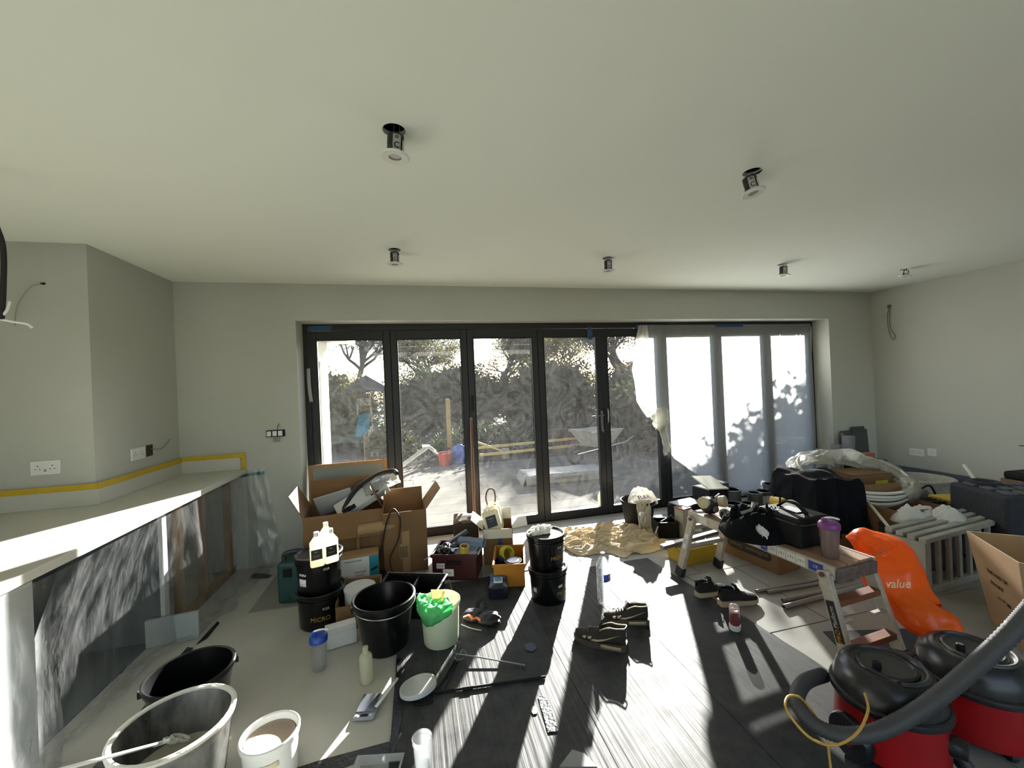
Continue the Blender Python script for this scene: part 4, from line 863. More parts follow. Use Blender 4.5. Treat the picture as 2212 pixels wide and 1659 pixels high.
MB().grid(lambda u, v: (-.15+.3*u, -.08+.16*v, .03*math.sin(u*3.1)*math.sin(v*3.1)+.012*ns((u*6, v*6, 2))), 16, 12).build('bag', film('bag_film', (220, 222, 222), clear=.4, gloss=.7, rough=.15, bump=.8, bscale=30), bg_, solid=.003)
MB().box(.08, .13, -.06, .0, .036, .04).build('card', mat('card_cream', (214, 206, 170), .7), bg_, smooth=False); MB().box(-.08, .07, -.05, .05, .008, .012).build('paper', white, bg_, smooth=False)
ho = thing('grey_hose', 'dark ribbed hose curving out of the big carton', 'hose', (0, 0, 0))
MB().tube(sm([(-.66, 3.58, .38), (-.63, 3.6, .52), (-.54, 3.7, .66), (-.38, 3.78, .75), (-.24, 3.8, .775), (-.2, 3.74, .76)], 8), .02, 12).build('hose', rubber, ho)
fb = thing('framed_board', 'pale pinboard in wooden frame leaning on the left doors', 'board', (-.655, 4.03, .006), rot=(R_(-7), 0, R_(2)))
W_, H_ = .35, .83
MB().box(-W_, W_, 0, .012, 0, H_).build('panel', mat('pinboard', (146, 150, 142), .8), fb, smooth=False)
for a in ((-W_, -W_+.032, .0, H_), (W_-.032, W_, 0, H_)): MB().box(a[0], a[1], -.01, .014, a[2], a[3]).build('frame_side', wood, fb, smooth=False)
for a in ((0, .032), (H_-.032, H_)): MB().box(-W_+.032, W_-.032, -.01, .014, a[0], a[1]).build('frame_rail', wood, fb, smooth=False)
q0, q1 = AY(1018, 908, 4.15), Vector((.49, 3.86, .007)); br = thing('broom_handle', 'brown wooden broom pole leaning on the glass doors', 'pole', (0, 0, 0))
MB().tube([q1, q0], .0135, 12).build('pole', mat('brown_pole', (112, 76, 48), .5), br); MB().lathe([(.0138, 0), (.0138, .02), (.008, .032), (0, .034)], 12).build('tip', mat('pole_tip', (130, 110, 96), .5), br, loc=q0, rot=((q0-q1).to_track_quat('Z', 'Y').to_euler()))
# red crate and contents
RX, RY, RR = .275, 3.30, R_(-18.5)
rc = thing('red_crate', 'dark red plastic crate filled with tools and rags', 'crate', (RX, RY, .008), RR); redm = mat('crate_red', (56, 11, 13), .45, var=.1)
mb = MB(); mb.box(-.175, .175, -.14, -.132, 0, .2); mb.box(-.175, .175, .132, .14, 0, .2); mb.box(-.175, -.167, -.132, .132, 0, .2); mb.box(.167, .175, -.132, .132, 0, .2); mb.box(-.175, .175, -.14, .14, 0, .01); mb.build('shell', redm, rc, smooth=False, bevel=.003)
mb = MB(); mb.box(-.185, .185, -.15, -.14, .175, .2); mb.box(-.185, .185, .14, .15, .175, .2); mb.box(-.185, -.175, -.14, .14, .175, .2); mb.box(.175, .185, -.14, .14, .175, .2); mb.build('rim', redm, rc, smooth=False, bevel=.002)
MB().box(-.06, .06, -.1515, -.1405, .12, .15).build('hand_slot', blackm, rc, smooth=False)
for x, z, w_, h_, s in ((-.14, .09, .065, .04, 'Curver'), (-.09, .03, .085, .055, 'Tools')):
    o = MB().box(x, x+w_, -.142, -.1405, z, z+h_).build('paper_label', white, rc, smooth=False); text(s, .018, MATS['print_black'], o, loc=(x+w_/2, -.1428, z+h_/2), rot=(R_(90), 0, 0))
Mx = Matrix.Translation((RX, RY, 0)) @ Matrix.Rotation(RR, 4, 'Z')
def inC(x, y, z): return Mx @ Vector((x, y, z))
gn = thing('sealant_gun', 'dark grey sealant gun lying over red crate', 'sealant gun', inC(-.06, .06, .23), rot=(0, R_(-24), RR+R_(28)))
MB().box(-.15, .15, -.02, .02, -.015, .02).build('cradle', mat('gun_grey', (64, 66, 70), .45), gn, bevel=.006, smooth=False); MB().tube([(-.15, 0, 0), (-.26, 0, 0)], .005, 6).build('plunger_rod', steel, gn); MB().tube(sm([(-.12, 0, -.01), (-.15, 0, -.07), (-.14, 0, -.11)]), .01, 8).build('trigger_handle', blackm, gn)
kf = thing('rubbish_bag', 'crumpled black bin bag filling the red crate', 'bin bag', inC(-.06, -.02, .17), RR); MB().blob((0, 0, 0), (.11, .1, .075), .3, 1.8, 3, ridge=True, nu=56, nv=32).build('bag', mat('bin_bag', (16, 16, 18), .25, bump=.5, bscale=25), kf)
sn = thing('silver_tool', 'forked silver scraper tool lying on black bag in red crate', 'scraper', inC(-.05, -.09, .235), RR+R_(-25))
MB().tube([(-.1, 0, .0), (.03, 0, 0)], .007, 8).build('handle', mat('tool_silver', (110, 112, 116), .35, metal=.6), sn); MB().prism([(.03, -.012), (.07, -.045), (.075, -.02), (.055, 0), (.075, .02), (.07, .045), (.03, .012)], -.003, .003).build('fork_blade', MATS['tool_silver'], sn, smooth=False)
cl = thing('grey_cloth', 'folded blue-grey cloth roll on right of red crate', 'cloth', inC(.1, .03, .235), RR+R_(-12)); clm = mat('cloth_blue_grey', (120, 130, 148), .9, bump=.3, bscale=60)
MB().grid(lambda u, v: (-.1+.22*u, (.035+.012*v)*math.cos(v*9), (.028+.01*v)*math.sin(v*9)+.006*ns((u*4, v*6, 1))), 12, 30).build('roll', clm, cl, solid=.004)
MB().grid(lambda u, v: (-.17+.26*u, -.11+.11*v, -.004+.012*ns((u*4, v*4, 5))-.03*(1-v)), 14, 8).build('loose_end', clm, cl, solid=.003)
tr_ = thing('tape_roll', 'yellow roll of masking tape on red crate corner', 'tape roll', inC(.075, -.1, .212), rot=(R_(8), R_(6), RR)); MB().lathe([(.037, 0), (.037, .05), (.029, .05), (.029, 0), (.037, 0)], 32).build('tape', mat('tape_yellow_dark', (176, 150, 58), .6), tr_); MB().lathe([(.0288, .001), (.0288, .049), (.026, .049), (.026, .001), (.0288, .001)], 28).build('core', card2, tr_)
ps = thing('paper_sheet', 'grey paper sheet under tape roll in red crate', 'paper', inC(.1, -.07, .206), RR); MB().grid(lambda u, v: (-.1+.2*u, -.07+.13*v, .004*ns((u*3, v*3, 2))), 8, 6).build('sheet', mat('paper_grey', (150, 152, 156), .8), ps, solid=.002)
# box with jerrycans
J = carton('cardboard box with white flaps holding two canisters', (.645, 3.47, .007), R_(-12), .25, .26, .29, [('l', 40, .13), ('f', -78, .075), ('r', 8, .13), ('b', 78, .1)], inner=mat('white_card_inner', (206, 200, 184), .8))
MB().box(.0, .035, -.1325, -.1305, .0, .29).build('blue_tape', mat('tape_blue', (24, 66, 110), .5), J, smooth=False)
def jerry(label, loc, rot):
    t = thing('canister', label, 'canister', loc, rot=rot, group='ivory canisters')
    MB().box(-.075, .075, -.045, .045, -.1, .09).build('body', ivory, t, smooth=False, bevel=.016, seg=3)
    MB().lathe([(.02, .09), (.02, .115), (0, .116)], 18, c=(-.04, 0, 0)).build('cap', whitep, t)
    MB().tube(sm([(-.01, 0, .085), (.005, 0, .115), (.05, 0, .115), (.065, 0, .085)]), .009, 8).build('handle', ivory, t)
    o = MB().box(-.045, .045, -.0465, -.0452, -.05, .045).build('label', mat('label_navy', (34, 36, 52), .5), t, smooth=False); text('HARDENER', .011, wht, o, loc=(0, -.047, .02), rot=(R_(90), 0, 0)); text('resin base', .008, wht, o, loc=(0, -.047, 0), rot=(R_(90), 0, 0))
    return t
jm = Matrix.Translation((.645, 3.47, 0)) @ Matrix.Rotation(R_(-12), 4, 'Z')
q = jm @ Vector((-.045, -.03, .33)); jerry('front ivory canister with dark label in white-flapped box', q, (R_(-22), R_(-16), R_(-14)))
q = jm @ Vector((-.035, .07, .335)); jerry('rear ivory canister in white-flapped box', q, (R_(-6), R_(-10), R_(-10)))
q = jm @ Vector((-.04, .02, .4)); lp = thing('rope_loop', 'upright loop of brown rope above the canisters', 'rope', q); MB().tube(sm([(-.02, .06, -.12), (-.025, .07, .0), (-.045, .07, .1), (-.03, .07, .165), (0, .07, .185), (.03, .07, .165), (.04, .07, .1), (.03, .07, .0), (.04, .06, -.12)]), .0075, 8).build('rope', mat('rope_brown', (124, 100, 78), .8), lp)
dk = thing('dark_carton', 'small dark torn carton behind the red crate', 'carton', (.40, 3.66, .007), R_(-8)); MB().box(-.12, .1, -.1, .1, 0, .3).build('carton', mat('carton_dark', (64, 52, 38), .85), dk, smooth=False, bevel=.004); MB().grid(lambda u, v: (-.12+.2*u, -.1+.14*v, .3+.04*v+.02*ns((u*5, v*3, 4))), 8, 5).build('torn_flap', mat('carton_dusty', (110, 100, 84), .85), dk, solid=.004)
# yellow crate
yc = thing('yellow_crate', 'deep yellow plastic crate next to black tub pair', 'crate', (.655, 3.09, .012), R_(-14)); ycm = mat('crate_yellow', (180, 116, 22), .5, var=.08)
mb = MB(); W_, D_ = .115, .175; mb.box(-W_, W_, -D_, -D_+.006, 0, .17); mb.box(-W_, W_, D_-.006, D_, 0, .17); mb.box(-W_, -W_+.006, -D_, D_, 0, .17); mb.box(W_-.006, W_, -D_, D_, 0, .17); mb.box(-W_, W_, -D_, D_, 0, .008); mb.build('shell', ycm, yc, smooth=False, bevel=.003)
mb = MB(); mb.box(-W_-.008, W_+.008, -D_-.008, -D_, .15, .172); mb.box(-W_-.008, -W_, -D_, D_, .15, .172); mb.box(W_, W_+.008, -D_, D_, .15, .172); mb.box(-W_-.008, W_+.008, D_, D_+.008, .15, .172); mb.build('rim', ycm, yc, smooth=False, bevel=.002)
q = Matrix.Rotation(R_(-14), 3, 'Z') @ Vector((-.02, .05, 0))
gl_ = thing('green_tape', 'lime green tape reel in the yellow crate', 'tape roll', (.655+q.x, 3.09+q.y, .165), rot=(R_(70), R_(10), R_(20))); MB().lathe([(.06, -.02), (.06, .02), (.042, .02), (.042, -.02), (.06, -.02)], 28).build('tape', mat('lime_tape', (170, 180, 60), .5), gl_)
q = Matrix.Rotation(R_(-14), 3, 'Z') @ Vector((.03, -.07, 0)); ld = thing('paint_can', 'shiny dark can with silver lid in the yellow crate', 'can', (.655+q.x, 3.09+q.y, .022)); MB().lathe([(0, 0), (.065, 0), (.065, .13), (.068, .132), (.068, .142), (.058, .142), (.055, .136), (0, .138)], 30).build('body', mat('can_dark', (40, 42, 46), .3, metal=.6), ld); MB().lathe([(.05, .139), (.05, .145), (.03, .146), (0, .145)], 26).build('lid', mat('can_lid', (150, 152, 156), .25, metal=.9), ld)
q = Matrix.Rotation(R_(-14), 3, 'Z') @ Vector((-.07, -.02, 0)); bs = thing('black_sponge', 'small black sponge block in the yellow crate', 'sponge', (.655+q.x, 3.09+q.y, .13), R_(20)); MB().obox((0, 0, 0), (.05, .08, .07), (.2, .3, 0)).build('block', blackm, bs, bevel=.012)
# micro tub pair
m1_ = lidded('bottom tub of gold-lettered black pair by water bottle', (.842, 2.695, .0125), 0, [('MICRO', .034, .075, R_(36), gold)], .128, .225)
MB().grid(lambda u, v: (.1235*math.sin(.42+(u-.5)*.3), -.1235*math.cos(.42+(u-.5)*.3), .115+.045*v), 8, 2).build('paper_label', white, m1_, solid=.001); MB().grid(lambda u, v: (.1225*math.sin(-1.15+(u-.5)*.25), -.1225*math.cos(-1.15+(u-.5)*.25), .08+.07*v), 8, 2).build('paper_label', white, m1_, solid=.001)
m2_ = lidded('top tub of gold-lettered black pair with crumpled paper', (.838, 2.70, .241), 0, [('MICRO', .034, .085, R_(22), gold), ('FOR', .02, .15, R_(30), wht)], .126, .225, handle=(R_(-55), R_(-70), 0))
pp = thing('crumpled_paper', 'crumpled pale paper lying on top of black tub', 'paper', (.805, 2.72, .462), R_(20)); MB().blob((0, 0, .012), (.085, .055, .034), .4, 1.8, 6, ridge=True, nu=60, nv=36, flat=-.008).build('paper', paper, pp)
# wipes pack
wp = thing('wipes_pack', 'black and blue pack of wipes with flip lid on sheet', 'wipes pack', (.52, 2.88, .0125), R_(-10)); 
loft([[( .07*math.copysign(abs(math.cos(a))**.4, math.cos(a)), .11*math.copysign(abs(math.sin(a))**.4, math.sin(a)), z) if i else ( .06*math.cos(a), .1*math.sin(a), z) for a in [2*math.pi*k/24 for k in range(24)]] for i, z in ((1, 0), (2, .01), (3, .075), (0, .09))], True, True).build('pack', mat('wipes_film', (22, 26, 36), .25, bump=.3, bscale=20), wp)
MB().box(-.055, .055, .0, .1, .088, .0905).build('print_panel', mat('wipes_blue', (36, 84, 134), .35), wp, smooth=False)
o = MB().box(-.032, .032, -.055, .025, .089, .097).build('flip_lid', whitep, wp, smooth=False, bevel=.006); MB().box(-.024, .024, -.045, .015, .0965, .0985).build('lid_label', mat('label_sky', (96, 150, 190), .5), o, smooth=False); text('WIPES', .014, white, o, loc=(0, -.015, .0987), depth=.0003)
# knee pads
kp = thing('knee_pads', 'black knee pads with orange chevrons on corrugated sheet', 'knee pads', G(1040, 1345, SZ), R_(-20))
for dx, dy, a in ((-.05, .02, .5), (.05, -.01, -.2)):
    MB().blob((dx, dy, .032), (.075, .055, .036), .18, 2, 5, flat=-.03).build('pad', mat('pad_black', (20, 20, 22), .6), kp)
for dx, dy in ((-.075, -.03), (-.02, -.055)):
    MB().prismf([(-.03, -.012), (0, .012), (.03, -.012), (.03, .004), (0, .028), (-.03, .004)], lambda x, y: (dx+x, dy+y-.01, .052), lambda x, y: (dx+x, dy+y-.01, .06)).build('chevron', mat('orange_trim', (200, 100, 44), .6), kp, smooth=False)
MB().tube(sm([(-.03, .05, .02), (-.04, .09, .07), (0, .1, .1), (.02, .06, .06)]), .012, 6).build('strap', blackm, kp); MB().tube(sm([(.06, -.02, .06), (.1, .02, .05), (.12, -.03, .02)]), .008, 6).build('strap', blackm, kp); MB().lathe([(.009, 0), (.009, .004), (0, .005)], 14, c=(.085, .02, .055)).build('stud', white, kp); MB().tube(sm([(-.12, -.04, .01), (-.05, -.08, .012), (.02, -.1, .012)]), .004, 6).build('buckle_strap', mat('strap_grey', (140, 140, 136), .6), kp)
# green bag bucket
gb = pail('white_bucket', 'white plastic bucket lined with a green bag', (.085, 2.44, SZ), .098, .112, .24, mat('bucket_milky', (214, 216, 196), .5, trans=.35), rim=.008)
gm = mat('green_bag', (122, 208, 150), .35, trans=.6, bump=.4, bscale=18)
def gfn(u, v):
    a = 2*math.pi*u; r = .104+.018*math.sin(math.pi*min(1, v*1.3))*(v < .8)+.012*ns((math.cos(a)*2, math.sin(a)*2, v*3)); z = .11+.16*v if v < .6 else .206+.06*(v-.6)-.11*(v-.6)
    return (r*math.cos(a), r*math.sin(a), z)
def gout(u, v):
    a = R_(150)+R_(150)*u; q = 1-abs(u-.5)*1.1; r = .104-.02*(v < .2)+.03*math.sin(v*2.6)+.012*ns((u*7, v*5, 2)); z = .25+.035*math.sin(v*3.2)-(.11*q)*v+.014*ns((u*9, v*6, 4)); return (r*math.cos(a), r*math.sin(a), z)
MB().grid(gout, 30, 12).build('bag_overhang', gm, gb, solid=.002)
MB().blob((-.02, .01, .185), (.085, .08, .06), .3, 1.6, 9, ridge=True, nu=56, nv=32).build('bag_bunch', gm, gb)
MB().obox((.01, -.02, .235), (.014, .004, .14), (.25, .15, .3)).build('stir_stick', mat('stick_yellow', (216, 186, 96), .6), gb, smooth=False); MB().obox((-.012, .02, .262), (.075, .06, .005), (.5, .25, .2)).build('card_scrap', MATS['stick_yellow'], gb, smooth=False)
# floor tools
q = G(793, 1535, 0); scl = thing('kitchen_scale', 'small grey digital scale on the pale floor', 'scale', (-.283, 2.028, .003), R_(-12)); mb = MB(); mb.box(-.048, .048, -.07, .075, 0, .016); mb.build('base', mat('scale_grey', (150, 152, 156), .4), scl, smooth=False, bevel=.006)
MB().box(-.043, .043, -.04, .07, .016, .021).build('platform', mat('scale_plate', (120, 124, 134), .2, metal=.7), scl, smooth=False, bevel=.002); MB().box(-.018, .018, -.062, -.048, .0158, .0172).build('display', blackm, scl, smooth=False)
for k in (-.035, .03): MB().box(k-.006, k+.006, -.06, -.05, .0158, .0175).build('button', whitep, scl, smooth=False)
a_, b_ = G(812, 1527, .027), G(874, 1445, .012); sp = thing('spatula', 'long white spatula resting on the digital scale', 'spatula', (0, 0, 0)); dv = (b_-a_).normalized(); MB().bar(a_, a_.lerp(b_, .62), .016, .005).build('handle', whitep, sp, smooth=False, bevel=.002); sv = dv.cross(Vector((0, 0, 1))); e_ = a_.lerp(b_, .62)
MB().add([e_-sv*.01, e_+sv*.01, b_+sv*.002, b_-sv*.002], [(0,1,2,3)]).build('blade', mat('crusty_white', (190, 188, 176), .7, var=.2, scale=30), sp, solid=.002, smooth=False)
q = G(903, 1478, .05); lidt = thing('tub_lid', 'white round tub lid resting on black tool frame', 'lid', (q.x, q.y, .042), rot=(R_(-8), R_(-6), 0)); MB().lathe([(0, .004), (.078, .004), (.082, .008), (.088, .008), (.09, .0), (.09, -.012), (.086, -.012), (.086, -.002), (.08, -.001), (0, 0)], 40).build('disc', mat('lid_milky', (206, 210, 208), .35, trans=.3), lidt)
fr_ = thing('mixing_paddle', 'black mixing paddle with long rod on corrugated sheet', 'mixing paddle', (0, 0, 0)); pts = [G(x, y, .018) for x, y in ((892, 1492), (932, 1490), (936, 1508), (928, 1518), (898, 1521), (891, 1512))]
MB().tube(sm(pts, 5, True), .0055, 8, closed=True).build('paddle_loop', blackm, fr_); MB().tube([G(935, 1497, .02), G(1178, 1462, .02)], .0065, 10).build('rod', blackm, fr_)
MB().lathe([(.009, 0), (.009, .05)], 10).build('coupling', blackm, fr_, loc=G(1000, 1488, .0205), rot=((G(1178, 1462, .02)-G(935, 1497, .02)).to_track_quat('Z', 'Y').to_euler()))
rf = thing('roller_frame', 'silver wire whisk rod with twisted loops on sheet', 'whisk', (0, 0, 0)); p = G(990, 1420, .02)
MB().tube([p+Vector((.0, 0, .02)), G(1134, 1437, .02)], .004, 8).build('rod', steel, rf)
for k, (dx, dz) in enumerate(((-.012, .055), (.004, .06), (.018, .05))): MB().tube(sm([p+Vector((0, 0, .015)), p+Vector((dx-.012, .0, .04)), p+Vector((dx*.6, 0, dz+.035)), p+Vector((dx+.014, .006, .045)), p+Vector((.006, .004, .016))], 6), .003, 6).build('wire_loop', steel, rf)
MB().tube(sm([p+Vector((-.02, .0, .004)), p+Vector((.03, .02, .02)), p+Vector((.045, -.01, .006)), p+Vector((.0, -.03, .004))], 6, True), .003, 6, closed=True).build('wire_loop', steel, rf)
fl2 = thing('wire_stand', 'dark folded wire frame between lid and whisk', 'wire frame', (0, 0, 0)); A = [G(x, y, .017) for x, y in ((940, 1496), (985, 1424), (992, 1426), (962, 1486))]
MB().tube([A[0], A[1]], .0035, 6).build('wire', blackm, fl2); MB().tube([A[2], A[3]], .003, 6).build('wire', blackm, fl2); MB().tube([A[0].lerp(A[1], .12), A[2].lerp(A[3], .25)], .0025, 6).build('wire', blackm, fl2); MB().tube([A[0].lerp(A[1], .6), A[2].lerp(A[3], .02)], .0025, 6).build('wire', blackm, fl2)
q = G(910, 1652, SZ); cup = thing('plastic_cup', 'clear ribbed measuring cup at bottom of the photo', 'cup', (-.035, 1.655, SZ)); MB().lathe([(0, 0), (.03, 0), (.031, .003), (.036, .095), (.0385, .096), (.0385, .108), (.04, .112), (.0385, .114), (.036, .112), (.0345, .096), (.0295, .005), (0, .004)], 32).build('cup', film('cup_film', (206, 210, 212), clear=.86, gloss=.5, rough=.2, bump=0), cup)
q = G(815, 1655, .012); tr2 = thing('plastic_tray', 'clear plastic tray corner at the bottom edge', 'tray', (q.x, q.y-.04, .004), R_(-12)); loft([[(x*.09*k, y*.06*k, z) for x, y in ((-1,-1),(1,-1),(1,1),(-1,1))] for k, z in ((.92, 0), (1, .03), (1.06, .031), (1.06, .035), (.96, .033), (.88, .004))], True, True).build('tray', film('tray_film', (214, 216, 216), clear=.35, gloss=.6, rough=.15, bump=0), tr2, bevel=.006, smooth=False)
# water bottle
wb_ = thing('water_bottle', 'clear ribbed plastic water bottle with blue label on sheet', 'bottle', (1.168, 2.50, SZ))
prof = [(0, .006), (.02, .004), (.034, 0), (.043, .008)]
for k in range(16): prof += [(.0445+.0*k, .02+.0118*k), (.0415, .026+.0118*k)]
prof += [(.044, .212), (.0445, .24), (.042, .265), (.03, .298), (.016, .318), (.013, .325), (.013, .333)]
wm = film('pet_plastic', (214, 222, 224), clear=.8, gloss=.8, rough=.06, bump=0)
MB().lathe(prof, 36).build('body', wm, wb_); MB().lathe([(.0165, .324), (.0165, .342), (.014, .345), (0, .345)], 20).build('cap', mat('cap_grey', (150, 152, 152), .4), wb_)
o = MB().grid(lambda u, v: (.046*math.sin(.55+(u-.5)*1.9), -.046*math.cos(.55+(u-.5)*1.9), .165+.05*v), 16, 2).build('label', mat('label_royal', (44, 64, 150), .4), wb_, solid=.001); text('IC', .036, white, o, loc=(0, 0, .198), rot=(0, 0, .72), bend=.0475); text('WATER', .011, white, o, loc=(0, 0, .172), rot=(0, 0, .62), bend=.0475)
# candle
cd = thing('grave_candle', 'glass jar of red gel upside down on white lid', 'candle jar', (1.768, 2.02, SZ)); MB().lathe([(.029, 0), (.031, .004), (.031, .028), (.027, .03), (0, .03)], 28).build('lid', whitep, cd); MB().lathe([(.0265, .03), (.0285, .04), (.0285, .128), (.024, .142), (.012, .147), (0, .147)], 28).build('glass_jar', film('jar_glass', (230, 230, 230), clear=.88, gloss=.9, rough=.03, bump=0), cd); MB().lathe([(0, .031), (.0255, .031), (.027, .04), (.025, .106), (.018, .112), (0, .108)], 24).build('red_gel', mat('red_gel', (150, 22, 26), .25, trans=.3), cd)

# ------------------------------------------------------------------ shoes
def shoe(label, heel, toe, upper, sole, trim, lining, left=False, high=1.0, group='pair', z=SZ, swoosh=True, tongue=.02, sneak=1, laces=None):
    h, t_ = Vector(heel), Vector(toe); L = (t_-h).length; rz = math.atan2(t_.y-h.y, t_.x-h.x)
    t = thing('trainer', label, 'shoe', (h.x, h.y, z), rz, group); sd = -1 if left else 1
    def wd(u): return L*(.105+.05*math.sin(min(1, u*1.0)*math.pi*.9)+.035*max(0, u-.45))*(1 if u < .82 else max(.25, math.sqrt(max(0, 1-((u-.82)/.19)**2))))*(1 if u > .06 else .78+u*3.6)
    def off(u): return sd*L*(.03*math.sin(u*3.0)-.02)
    st = .028*L/.28*1.0
    mb = MB(); N = 22; rings = []
    for i in range(N):
        u = i/(N-1); w_ = wd(u); x = u*L; b = .010*max(0, (u-.75)/.25)**2; rings.append([(x, off(u)-w_*1.06, b), (x, off(u)+w_*1.06, b), (x, off(u)+w_*1.02, b+st*(1.25-.35*u)), (x, off(u)-w_*1.02, b+st*(1.25-.35*u))])
    loft(rings, True, True).build('sole', sole, t, angle=60)
    def top(u): return L*high*(.36-.02*u*10*(u < .12)*0-.0*u) if u < .3 else L*(high*.36-(high*.36-.22)*((u-.3)/.3)) if u < .6 else L*(.22-.075*((u-.6)/.4)**1.2)
    rings = []
    for i in range(N):
        u = .012+.965*i/(N-1); w_ = wd(u); x = u*L; s0 = st*(1.15-.35*u); T = top(u); ins = u < .5
        dip = -.03*L*math.sin(min(1, u/.42)*math.pi) if u < .42 else 0; T += dip; wt = w_*(.62 if ins else .55-.2*max(0, u-.5)); xin = x-.03*L*(1-u)*(u < .1)*0
        il = s0+.012 if ins else T*.995+.004; k = 0 if ins else 1; sec = []
        for sg in (-1, 1):
            side = [(w_*.98, s0), (w_*1.02, s0+(T-s0)*.3), (w_*.9, s0+(T-s0)*.66), (wt, T), (wt*.82 if ins else wt*.6, T-.002 if ins else T*1.02), (wt*.74 if ins else wt*.3, il)]
            sec.append([(x, off(u)+sg*a, max(b_, s0)) for a, b_ in side])
        rings.append(sec[0]+sec[1][::-1])
    mb = loft(rings, True, True); mb.build('upper', upper, t, angle=70, sub=1)
    # lining patch and collar edge
    cl = [r[3] for r in rings if r[0][0] < .5*L]; cr_ = [r[8] for r in rings if r[0][0] < .5*L]
    MB().tube(sm(cl[::-1]+cr_, 3), .0032, 6).build('collar_trim', trim, t)
    MB().grid(lambda u, v: (L*(.05+.42*u), off(u*.5)+wd(u*.5)*.58*(2*v-1), st*1.6+.03*L*u), 8, 4).build('insole', lining, t)
    MB().grid(lambda u, v: (L*(.40+.13*(1-v)+.02*v), off(.45)+wd(.45)*.45*(2*u-1), top(.55)*.98+(tongue+.02)*v+.012*v*v*L), 5, 6).build('tongue', upper, t, solid=.008)
    for k in range(5):
        u = .46+.055*k; T = top(u)+.006; w_ = wd(u)*.5; MB().tube([(u*L, off(u)-w_, T-.006), (u*L+.004, off(u), T+.004), (u*L, off(u)+w_, T-.006)], .0028, 5).build('lace', laces or rubber, t)
    MB().tube(sm([(.47*L, off(.45), top(.48)+.012), (.44*L, off(.45)+.03, top(.48)+.03), (.48*L, off(.45)+.04, top(.48)+.012), (.47*L, off(.45), top(.48)+.012), (.45*L, off(.45)-.03, top(.48)+.028), (.49*L, off(.45)-.035, top(.48)+.01)]), .0024, 5).build('lace_bow', laces or rubber, t)
    if swoosh:
        for sg in (-1, 1):
            def side(u, f, e=.003): 
                s0 = st*(1.15-.35*u); T = top(u); return (u*L, off(u)+sg*(wd(u)*(1.0-.08*f)+e), s0+(T-s0)*f)
            ot = [(.62, .30), (.52, .16), (.40, .24), (.10, .62), (.36, .36), (.5, .36), (.58, .46)]
            mb = MB(); mb.add([side(a, b) for a, b in ot], [tuple(range(len(ot)))]); mb.build('side_flash', trim, t, solid=.003, smooth=False)
            for uu in (.6, .7):
                mb = MB(); ot = [(uu, .86), (uu+.07, .82), (uu+.08, .5), (uu+.03, .42)]; mb.add([side(a, b, .004) for a, b in ot], [(0,1,2,3)]); mb.build('eyelet_panel', trim, t, solid=.003, smooth=False)
            mb = MB(); mb.grid(lambda u, v: (L*(.08+.36*u), off(.2)+sg*(wd(.08+.36*u)*1.07+.002), st*(.25+.7*v)), 8, 2); mb.build('air_panel', mat('sole_window', (150, 138, 108), .4), t, solid=.002)
    return t
up_b = mat('suede_dark', (38, 33, 26), .85, var=.25, scale=20); so_b = mat('sole_brown', (66, 56, 42), .7, var=.15, scale=18); tr_b = mat('trim_cream', (170, 158, 130), .75); ln = mat('lining_tan', (110, 102, 82), .9)
shoe('nearer dark brown trainer with cream flashes facing left', (1.075, 2.035, 0), (.845, 2.235, 0), up_b, so_b, tr_b, ln, high=1.15, tongue=.05, group='brown trainers on the corrugated sheet')
shoe('farther dark brown trainer with cream flashes beside its pair', (1.33, 2.225, 0), (1.075, 2.34, 0), up_b, so_b, tr_b, ln, left=True, high=1.15, tongue=.03, group='brown trainers on the corrugated sheet')
up_k = mat('knit_black', (20, 20, 22), .85); so_k = mat('sole_cream', (168, 158, 132), .7); ln_k = mat('lining_black', (24, 24, 26), .9)
shoe('front black trainer with cream sole by the candle jar', (1.865, 2.265, 0), (2.135, 2.235, 0), up_k, so_k, up_k, ln_k, high=1.15, group='black trainers on the tiles', z=.012, swoosh=False, tongue=.035)
shoe('rear black trainer half hidden behind its pair', (1.80, 2.39, 0), (2.04, 2.42, 0), up_k, so_k, up_k, ln_k, left=True, high=1.15, group='black trainers on the tiles', z=.012, swoosh=False, tongue=.04)

def DP(px, py, d): return CAMO+ray(px, py)*d           # point at depth d along the view axis
# ------------------------------------------------------------------ plastic sheet taped over the right-hand doors
LBND = [(AY(px, py, YF-.04).x, AY(px, py, YF-.04).z) for px, py in ((1382, 700), (1364, 800), (1376, 866), (1402, 905), (1426, 935), (1434, 965), (1455, 990), (1500, 1022), (1560, 1058))]
LBND = [(LBND[0][0], 2.14)]+LBND
def xl(z):
    for (x0, z0), (x1, z1) in zip(LBND, LBND[1:]):
        if z <= z0 and z >= z1: return x0+(x1-x0)*(z0-z)/max(1e-6, z0-z1)
    return LBND[-1][0]+(LBND[-1][1]-z)*.9 if z < LBND[-1][1] else LBND[0][0]
def curt(u, v):
    z = 2.13-2.1*v; a = xl(z); x = a+(4.99-a)*u**1.15
    pull = math.exp(-((z-1.05)/.35)**2)*math.exp(-((u)/.16)**2)
    y = YF-.022-.012*abs(ns((x*2.2, z*.6, 1)))-.02*abs(math.sin(x*26+ns((x*3, z*1.3, 4))*4))*math.exp(-u*7)-.05*pull-.01*v
    return (x, y, z)
cs_ = thing('door_dust_sheet', 'milky plastic sheet taped over the right-hand doors', 'plastic sheet', (0, 0, 0))
MB().grid(curt, 90, 60).build('sheet', film('milky_sheet', (206, 208, 208), clear=.22, gloss=.25, rough=.3, bump=.35, bscale=5, stretch=(2.2, 1, .35)), cs_)
mk2 = film('milky_bunch', (222, 220, 208), clear=.12, gloss=.3, rough=.3, bump=.5, bscale=14)
